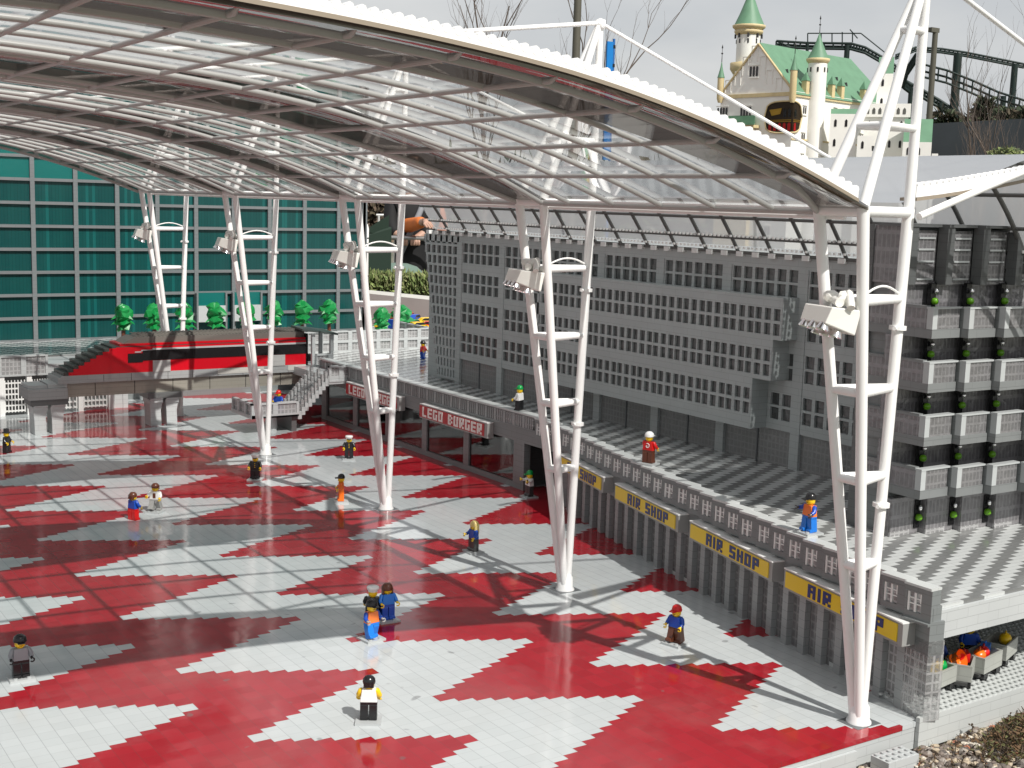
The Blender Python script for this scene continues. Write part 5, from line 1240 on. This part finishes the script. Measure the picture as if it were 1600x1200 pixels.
# tall main tower behind the gable
zt0 = Zp(1172, 50, 60); turret(58, 26, 8.2, G0, zt0, Zp(1180, 14, 60), name='main_tower', spire=False)
turret(58, 26, 9.4, Zp(1172, 46, 60)-1, Zp(1172, 44, 60)+1, Zp(1180, -20, 60), name='tower_gallery', spire=False, ring=True)
c_ = cp(58, 26, 0); zz_ = Zp(1172, 98, 60)-G0
MB().lathe((c_.x, c_.y, 0), [(9.6, 0), (9.6, zz_-9)], 18).build('tower_base', CW, t, world=False)
MB().lathe((c_.x, c_.y, zz_-9), [(9.6, 0), (12, 3.5), (12, 8), (8, 8.6)], 18).build('base_cornice', CY, t, world=False)
turret(Wf, -1, 2.3, ze-3, Zp(1136, 114), Zp(1136, 88), CY, 'corner_turret', True, False)
turret(0, -1, 2.3, ze-5, Zp(1232, 110), Zp(1232, 84), CY, 'corner_turret', True, False)
turret(2, Lf, 3.2, ze-8, ze+6, ze+22, CY, 'corner_turret', True, False)
for b in (14, 46, 58, 88):
    m = MB(); cbox(m, -.5, 3.5, b, b+3.6, ze-2, ze+8); m.build('dormer', CY, t, world=False)
    m = MB(); q = [cp(-1, b-.5, ze+8), cp(4, b-.5, ze+8), cp(4, b+4.1, ze+8), cp(-1, b+4.1, ze+8), cp(1.5, b+1.8, ze+14)]; m.add(q, [(0, 1, 4), (1, 2, 4), (2, 3, 4), (3, 0, 4)]); m.build('dormer_roof', CG, t, world=False)
for b, hh in ((8, .5), (13, .5), (22, .55), (30, .45), (70, .5), (78, .4)):
    a = Wf/2*hh; z = ze+(za-ze)*hh; m = MB(); m.add([cp(a-3, b, z-4), cp(a-3, b+3, z-4), cp(a-3, b+1.5, z-.5), cp(a+2, b+1.5, z-.5)], [(0, 1, 2), (1, 3, 2), (0, 2, 3)]); m.build('roof_hatch', CDK, t, world=False)
# annexes on the right
def annex(px0, px1, py0, dd, dep, name, roof=None, ov=0):
    a = at(px0, py0, D+dd); b = at(px1, py0, D+dd); n = Vector((b.y-a.y, a.x-b.x, 0)).normalized()
    if n.dot(a-CAM) < 0: n = -n
    off_ = Vector((pc.x, pc.y, 0)); z1 = at((px0+px1)/2, py0, D+dd).z
    q = [(a-off_).xy, (b-off_).xy, (b+n*dep-off_).xy, (a+n*dep-off_).xy]
    MB().prism([(v.x, v.y) for v in q][::-1], 0, z1-G0).build(name, CW, t, world=False)
    wv = (q[1]-q[0]); wl_ = wv.length; wv = wv/wl_; wn_ = Vector((wv.y, -wv.x)); wn_ = wn_ if wn_.dot(vd.xy) < 0 else -wn_
    for r_i in range(4):
        for c_i in range(max(1, int(wl_//7))):
            cc = q[0]+wv*(3.5+7*c_i)+wn_*.25; zc_ = z1-G0-(14 if roof == 'battlement' else 6)-13*r_i
            if cc.x != cc.x: continue
            MB().add([((cc+wv*dx).x, (cc+wv*dx).y, zc_+dz) for dx, dz in ((-.8, -2.4), (.8, -2.4), (.8, 1.6), (0, 2.6), (-.8, 1.6))], [(0, 1, 2, 3, 4), (4, 3, 2, 1, 0)]).build('castle_window', CDK, t, world=False)
    if roof == 'gable':
        zr = z1+ov; mid0 = (q[0]+q[3])/2; mid1 = (q[1]+q[2])/2; zz = z1-G0
        MB().add([(q[0].x, q[0].y, zz), (q[1].x, q[1].y, zz), (q[2].x, q[2].y, zz), (q[3].x, q[3].y, zz), (mid0.x, mid0.y, zr-G0), (mid1.x, mid1.y, zr-G0)], [(0, 1, 5, 4), (2, 3, 4, 5), (1, 2, 5), (3, 0, 4)]).build('annex_roof', CG, t, world=False)
    if roof == 'battlement':
        m = MB(); c0, c1 = q[0], q[1]; tt = (c1-c0); L_ = tt.length; tt = tt/L_; nn = Vector((tt.y, -tt.x)); nn = nn if nn.dot(vd.xy) < 0 else -nn
        m.obox(c0-tt*1.2, c1+tt*1.2, 0, z1-G0-9, z1-G0, -1.5, 1.5)
        k = 0
        m.build('battlement', CW, t, world=False); m = MB()
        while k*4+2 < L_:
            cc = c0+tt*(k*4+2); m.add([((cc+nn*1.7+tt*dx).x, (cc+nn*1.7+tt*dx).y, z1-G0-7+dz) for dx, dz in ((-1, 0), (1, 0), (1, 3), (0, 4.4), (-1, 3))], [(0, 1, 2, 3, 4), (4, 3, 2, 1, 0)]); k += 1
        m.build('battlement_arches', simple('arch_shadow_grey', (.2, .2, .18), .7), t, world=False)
annex(1298, 1340, 178, 10, 18, 'side_wing', 'gable', 4); annex(1340, 1366, 212, 5, 12, 'low_wing')
annex(1352, 1421, 162, 30, 26, 'gate_tower', 'battlement'); annex(1372, 1396, 115, 45, 14, 'keep', 'gable', 12)
annex(1411, 1456, 222, 8, 30, 'right_wing', 'gable', 16); annex(1456, 1466, 240, 8, 6, 'white_pillar')
MB().add([tuple(at(px, py, D-1)-Vector((pc.x, pc.y, G0))) for px, py in ((1362, 228), (1366, 228), (1366, 236), (1362, 236))], [(0, 1, 2, 3), (3, 2, 1, 0)]).build('castle_window', CDK, t, world=False)
# ================================================================== ROLLER COASTER
CD = 6500; STEEL = simple('coaster_green', (.006, .018, .015), .5, .2)
rc = thing('roller_coaster', 'dark green steel roller coaster track curving behind the castle', 'roller coaster', at(1450, 240, CD))
def track(pts, D0, D1, gap=20, w=5, ties=True, name='track', n=6):
    # a pair of rails with cross ties; pts are sight lines at growing distance
    P3 = []; N_ = len(pts)
    dense = []
    for i in range(N_-1):
        for k in range(n):
            q = k/n; dense.append((pts[i][0]+(pts[i+1][0]-pts[i][0])*q, pts[i][1]+(pts[i+1][1]-pts[i][1])*q, (i+q)/(N_-1)))
    dense.append((*pts[-1], 1))
    up_ = [at(x, y, D0+(D1-D0)*q) for x, y, q in dense]; lo = [p_-Vector((0, 0, gap)) for p_ in up_]; bk = [p_+Vector((vd.x*18, vd.y*18, -gap*.5)) for p_ in up_]
    w = w*.85; m = MB(); m.tube(up_, w, 6); m.tube(lo, w, 6); m.tube(bk, w, 6)
    if ties:
        for i in range(len(dense)): m.tube([up_[i], lo[i]], w*.7, 5); m.tube([lo[i], bk[i], up_[i]], w*.5, 4)
    m.build(name, STEEL, rc)
track([(1213, 64), (1260, 67), (1330, 68), (1352, 74), (1380, 90), (1400, 103)], CD, CD, 26, 7, n=5)
track([(1213, 64), (1250, 80), (1290, 96)], CD, CD, 20, 5, n=6)
track([(1400, 86), (1430, 74), (1470, 76), (1510, 82), (1550, 90), (1600, 100)], CD, CD+400, 18, 6, n=6)
track([(1440, 100), (1480, 110), (1520, 126), (1560, 144), (1610, 160)], CD-200, CD-200, 55, 6, n=3)
track([(1410, 124), (1440, 140), (1470, 158), (1500, 178), (1530, 200)], CD, CD, 32, 9, n=6)
track([(1432, 84), (1418, 105), (1412, 125), (1424, 134)], CD-100, CD, 34, 9, n=5)
track([(1545, 185), (1560, 175), (1580, 172), (1600, 175)], CD, CD, 14, 4, n=4)
m = MB()
for a, b in (((1262, 52), (1345, 52)), ((1262, 52), (1262, 66)), ((1300, 52), (1300, 66)), ((1332, 50), (1332, 66)), ((1283, 52), (1283, 66)), ((1316, 50), (1316, 66)), ((1328, 46), (1340, 60)), ((1345, 52), (1385, 84))): m.tube([at(*a, CD), at(*b, CD)], 3, 5)
m.build('walkway_rail', STEEL, rc)
def support(x, y0, y1, w, Dd=CD, spread=None):
    m = MB(); p = at(x, y0, Dd); q = Vector((p.x, p.y, at(x, y1, Dd).z)); m.tube([p, q], [w*.8, w], 8)
    if spread:
        a = at(x+2, (y0+y1)/2, Dd); b = at(x+spread, y1, Dd); m.tube([a, b], w*.55, 8)
    m.build('support', STEEL, rc)
support(1497, 84, 420, 24, CD, 22); support(1586, 100, 420, 18); support(1324, 70, 420, 16, CD, 8); support(1568, 150, 420, 16); support(1424, 140, 420, 16); support(1470, 160, 420, 16); support(1262, 66, 420, 9)
# posts and banner
def post(px, py0, D_, r, label, name='mast_pole', cat_='pole', cam_=False):
    p = at(px, py0, D_); t_ = thing(name, label, cat_, (p.x, p.y, G0))
    MB().lathe((0, 0, 0), [(r*1.2, 0), (r, (p.z-G0)*.6), (r*.85, p.z-G0)], 12).build('shaft', simple('pole_olive', (.085, .08, .06), .6, 0, .05, .2), t_, world=False)
    return t_, p
post(905, -60, 1600, 5.2, 'tall dark pole rising behind the second mast, cut off by the top of the photo')
t_, p = post(1462, 44, 2200, 5, 'dark brown lamp pole between the castle and the coaster supports', 'lamp_pole', 'lamp pole')
m = MB(); m.box((-14, -4, p.z-G0-7), (5, 4, p.z-G0)); m.build('lamp_head', simple('pole_olive', (.085, .08, .06)), t_, world=False)
p = at(952, 112, 1300); t_ = thing('blue_banner', 'narrow bright blue upright banner behind the roof edge', 'banner', (p.x, p.y, G0))
z1 = at(952, 65, 1300).z-G0; z0 = at(952, 250, 1300).z-G0
MB().box((-4.2, -1, z0), (3.2, 1, z1)).build('banner_cloth', P_('banner_blue', (.0, .17, .50), .5), t_, world=False)
MB().lathe((4.4, 0, 0), [(1.3, 0), (1.3, z1+3)], 10).build('pole', P_('banner_pole', (.02, .12, .36), .5), t_, world=False)
m = MB(); 
for k in range(4): m.lathe((4.4, 0, z1-6-k*18), [(1.8, 0), (1.8, 3)], 10)
m.build('pole_ring', BLACK, t_, world=False)
# ================================================================== BACKGROUND TREES
BARK = simple('bare_bark', (.11, .085, .07), .85)
def bare_tree(label, px, py, D_, hpx, seed, spread=1.0):
    rnd = random.Random(seed); base = at(px, py, D_); top = at(px, py-hpx, D_); H = top.z-G0
    t_ = thing('bare_tree', label, 'tree', (base.x, base.y, G0)); m = MB(); br = MB()
    k1 = H/10
    def grow(p, d, ln, r, lev):
        pts = [p]; q = p
        for i in range(4):
            d = (d+Vector((rnd.uniform(-.16, .16), rnd.uniform(-.16, .16), rnd.uniform(-.02, .12)))).normalized(); q = q+d*ln/4; pts.append(q)
        (m if lev == 0 else br).tube(pts, [r, r*.85, r*.7, r*.6, r*.45], 6 if lev < 2 else 4, False)
        if lev < 4:
            for i in range(3 if lev else 6):
                s_ = rnd.randint(1, 4); a = rnd.uniform(0, 2*PI); dd = (d*.75+Vector((math.cos(a)*.42*spread, math.sin(a)*.42*spread, .25))).normalized()
                grow(pts[s_], dd, ln*rnd.uniform(.5, .72), r*.45, lev+1)
    grow(Vector((0, 0, 0)), Vector((0, 0, 1)), H*.62, H*.011, 0)
    m.build('trunk', BARK, t_, world=False); br.build('crown', BARK, t_, world=False)
bare_tree('leafless tree whose twigs rise above the roof edge at the top centre', 755, 330, 2400, 345, 5)
bare_tree('leafless tree with fine twigs left of the tall dark pole', 850, 330, 2600, 300, 9, .8)
bare_tree('leafless tree at the right edge in front of the coaster', 1590, 330, 1900, 215, 13)
bare_tree('smaller leafless tree between the coaster supports on the right', 1548, 330, 2000, 160, 17, .8)
bare_tree('thin leafless sapling beside the lamp pole, against the dark net', 1520, 330, 1800, 110, 19, .7)
PM = [simple('pine_dark', (.03, .045, .02), .8, 0, .02, .4), simple('pine_brown', (.075, .06, .035), .85, 0, .02, .4), simple('pine_mid', (.05, .07, .03), .8, 0, .02, .4)]
def big_tree(label, px, py0, py1, D_, wpx, seed, leaf=16, n=1500, mats=PM):
    c = at(px, (py0+py1)/2, D_); top = at(px, py0, D_).z; k = D_/F; t_ = thing('tree', label, 'tree', (c.x, c.y, G0)); rnd = random.Random(seed)
    m = MB(); Hh = top-G0; rw = wpx*k/2; crown0 = at(px, py1, D_).z-G0
    for q in range(6):
        a = rnd.uniform(0, 6.3); rr_ = rw*rnd.uniform(.1, .6); zz = crown0+(Hh-crown0)*rnd.uniform(.2, .85)
        leafy(m, (rr_*math.cos(a), rr_*math.sin(a), zz), rw*.55, rw*.55, (Hh-crown0)*.28, n//6, leaf, seed*7+q, len(mats))
    m.build('crown', mats, t_, world=False)
    MB().tube([(0, 0, 0), (2, 1, Hh*.5), (0, 0, Hh*.85)], [Hh*.03, Hh*.022, Hh*.01], 8).build('trunk', BARK, t_, world=False)
big_tree('dark ragged pine behind the lamp pole', 1474, 172, 262, 3300, 56, 3); big_tree('dark pine right of the main coaster support', 1522, 152, 252, 3400, 60, 4)
big_tree('round brownish tree under the right hand coaster track', 1566, 176, 258, 3000, 66, 5); big_tree('brown leafy tree at the far right edge', 1605, 165, 258, 2900, 60, 6)
big_tree('olive green bush at the foot of the net on the right', 1572, 226, 262, 1500, 60, 8, 3.2, 2600, [HM[0], HM[2], PM[2]])
big_tree('dark brown thicket behind the teal hall corner', 590, 306, 380, 1700, 70, 12, 10, 1400, [simple('thicket', (.14, .10, .07), .9, 0, .1, .4), PM[1]])
p = at(1390, 215, 2600); q = at(1700, 215, 2300)
o = MB().obox((p.x, p.y), (q.x, q.y), 0, G0, at(1520, 192, 2500).z, 0, 10).build('net_fence', simple('dark_net', (.075, .085, .095), .8, 0, .012, .5)); tag(o, 'dark grey netting fence below the coaster, right of the castle', 'fence')
m = MB()
for k in range(70):
    a = at(1100+k*8, 262, 4200); leafy(m, (a.x, a.y, at(1100+k*8, 262, 4200).z-90), 60, 60, 130+30*math.sin(k*1.7), 120, 34, 300+k, 3)
for k in range(60):
    a = at(-60+k*22, 300, 4600); leafy(m, (a.x, a.y, 40), 90, 90, 150+40*math.sin(k*1.3), 110, 44, 500+k, 3)
o = m.build('far_woodland', PM); tag(o, 'far band of dark woodland along the horizon', 'woodland'); o['kind'] = 'stuff'
